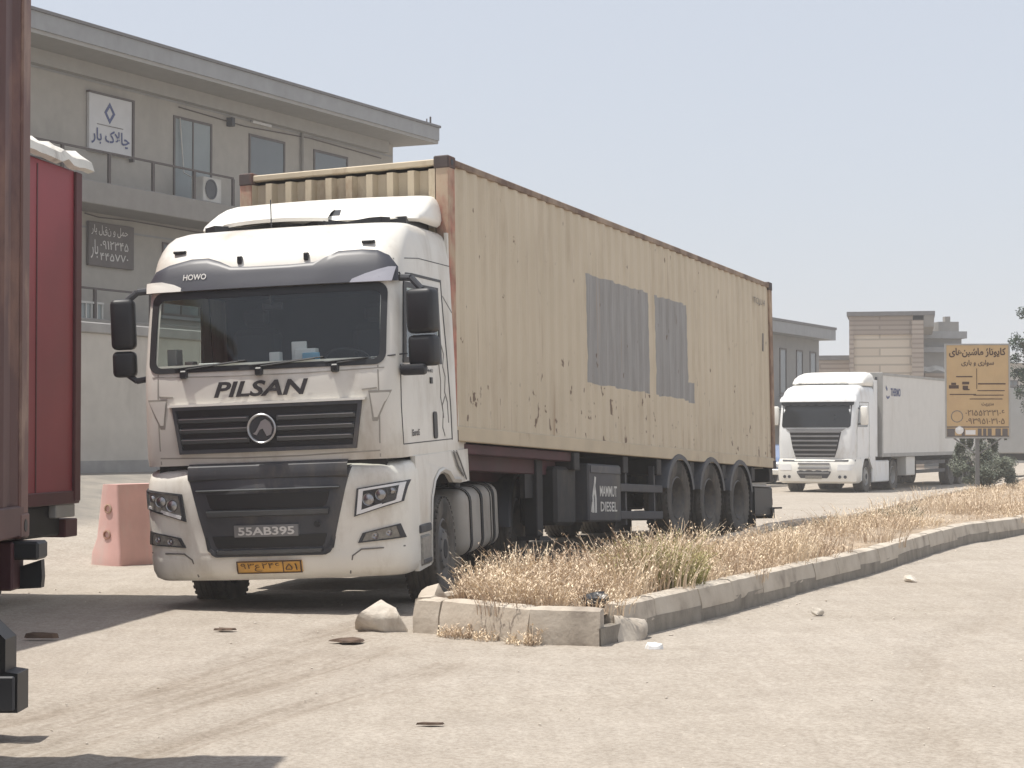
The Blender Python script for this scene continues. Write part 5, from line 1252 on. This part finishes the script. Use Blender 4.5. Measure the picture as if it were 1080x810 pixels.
# ------------------------------------------------------------ bush and tree
def crown(name, matn, parent, clumps, leaf, n, seed):
    rr = random.Random(seed); vs = []; fs = []; tint = []
    for (cx, cy, cz, r, h) in clumps:
        tb = rr.uniform(.1, .7)
        for _ in range(n):
            d = Vector((rr.gauss(0, 1), rr.gauss(0, 1), rr.gauss(0, 1))).normalized() * (rr.random() ** .45)
            p = Vector((cx + d.x * r, cy + d.y * r, cz + d.z * h)); u = Vector((rr.gauss(0, 1), rr.gauss(0, 1), rr.gauss(.3, 1))).normalized(); w = u.orthogonal().normalized()
            s = leaf * rr.uniform(.6, 1.4); o = len(vs); vs += [tuple(p - u * s), tuple(p + w * s * .35), tuple(p + u * s), tuple(p - w * s * .35)]; fs.append((o, o + 1, o + 2, o + 3)); tint.append(min(1, max(0, tb + rr.uniform(-.3, .3))))
    o = MB().add(vs, fs).build(name, matn, parent, smooth=0, recalc=False); a = o.data.attributes.new('tint', 'FLOAT', 'FACE'); a.data.foreach_set('value', tint); return o
def build_plants():
    rr = random.Random(2); Y = 55.0; X = (1037 - 540) / 2135 * Y; z = height(X, Y) + .2
    T = thing('bush', 'round grey green bush behind the post of the ochre sign', 'bush', (X, Y, z))
    cl = []
    for _ in range(26):
        a = rr.uniform(0, 2 * PI); q = rr.uniform(0, .62); h = rr.uniform(.15, 1.0); cl.append((q * math.cos(a) * (1.35 - .3 * h), q * math.sin(a), h * 1.2, rr.uniform(.18, .34), rr.uniform(.16, .30)))
    for _ in range(12): a = rr.uniform(0, 2 * PI); cl.append((.72 * math.cos(a), .6 * math.sin(a), rr.uniform(.35, .95), .12, .10))
    for _ in range(12): cl.append((rr.uniform(-.7, .7), 0, rr.uniform(1.1, 1.55), .09, .2))
    crown('foliage', 'bush_leaf', T, cl, .034, 420, 4)
    st = MB()
    for i in range(9): a = i * .7; st.cyl((.04 * math.cos(a), .04 * math.sin(a), -.2), (.4 * math.cos(a), .4 * math.sin(a), .8), .022, .008, n=6)
    st.build('stem', 'bark', T)
    def tree(px, Y, H, W_, label, seed, zb=1.4):
        rr = random.Random(seed); X = (px - 540) / 2135 * Y; T = thing('tree', label, 'tree', (X, Y, height(X, Y)))
        tr = MB(); pts = [Vector((.06 * math.sin(k), .05 * math.cos(k * 1.7), k * H / 8)) for k in range(9)]
        for k in range(8): tr.cyl(pts[k], pts[k + 1], .14 * (1 - k / 9), .14 * (1 - (k + 1) / 9), n=8)
        cl = []
        for _ in range(60):
            h = rr.uniform(zb, H); e = math.sin(PI * min(1, (h - zb + .4) / (H - zb + .7))) ** .6; a = rr.uniform(0, 2 * PI); q = W_ * e * rr.uniform(.3, 1)
            cl.append((q * math.cos(a), q * math.sin(a), h, rr.uniform(.2, .42), rr.uniform(.2, .45)))
            tr.cyl((0, 0, h - .5), (q * math.cos(a) * .9, q * math.sin(a) * .9, h), .03, .01, n=5)
        tr.build('trunk', 'bark', T); crown('crown', 'tree_leaf', T, cl, .07, 150, seed)
    tree(1096, 78, 6.9, 1.1, 'dark green upright tree cut by the right edge of the view', 6, 2.4)
build_plants()

# ------------------------------------------------------------ dusty air
def build_haze():
    o = MB().box(-5200, 5200, -4000, 5200, -3, 16).build('haze', 'sign_white', smooth=0); o.data.materials.clear()
    m = bpy.data.materials.new('dusty_air'); m.use_nodes = True; N = m.node_tree.nodes; N.remove(N['Principled BSDF'])
    v = N.new('ShaderNodeVolumePrincipled'); v.inputs['Color'].default_value = (.93, .94, .96, 1); v.inputs['Density'].default_value = .0012; v.inputs['Anisotropy'].default_value = .2
    m.node_tree.links.new(v.outputs[0], N['Material Output'].inputs['Volume']); o.data.materials.append(m)
    tag(o, 'thin dusty haze paling the far buildings', 'haze', kind='stuff')
build_haze()
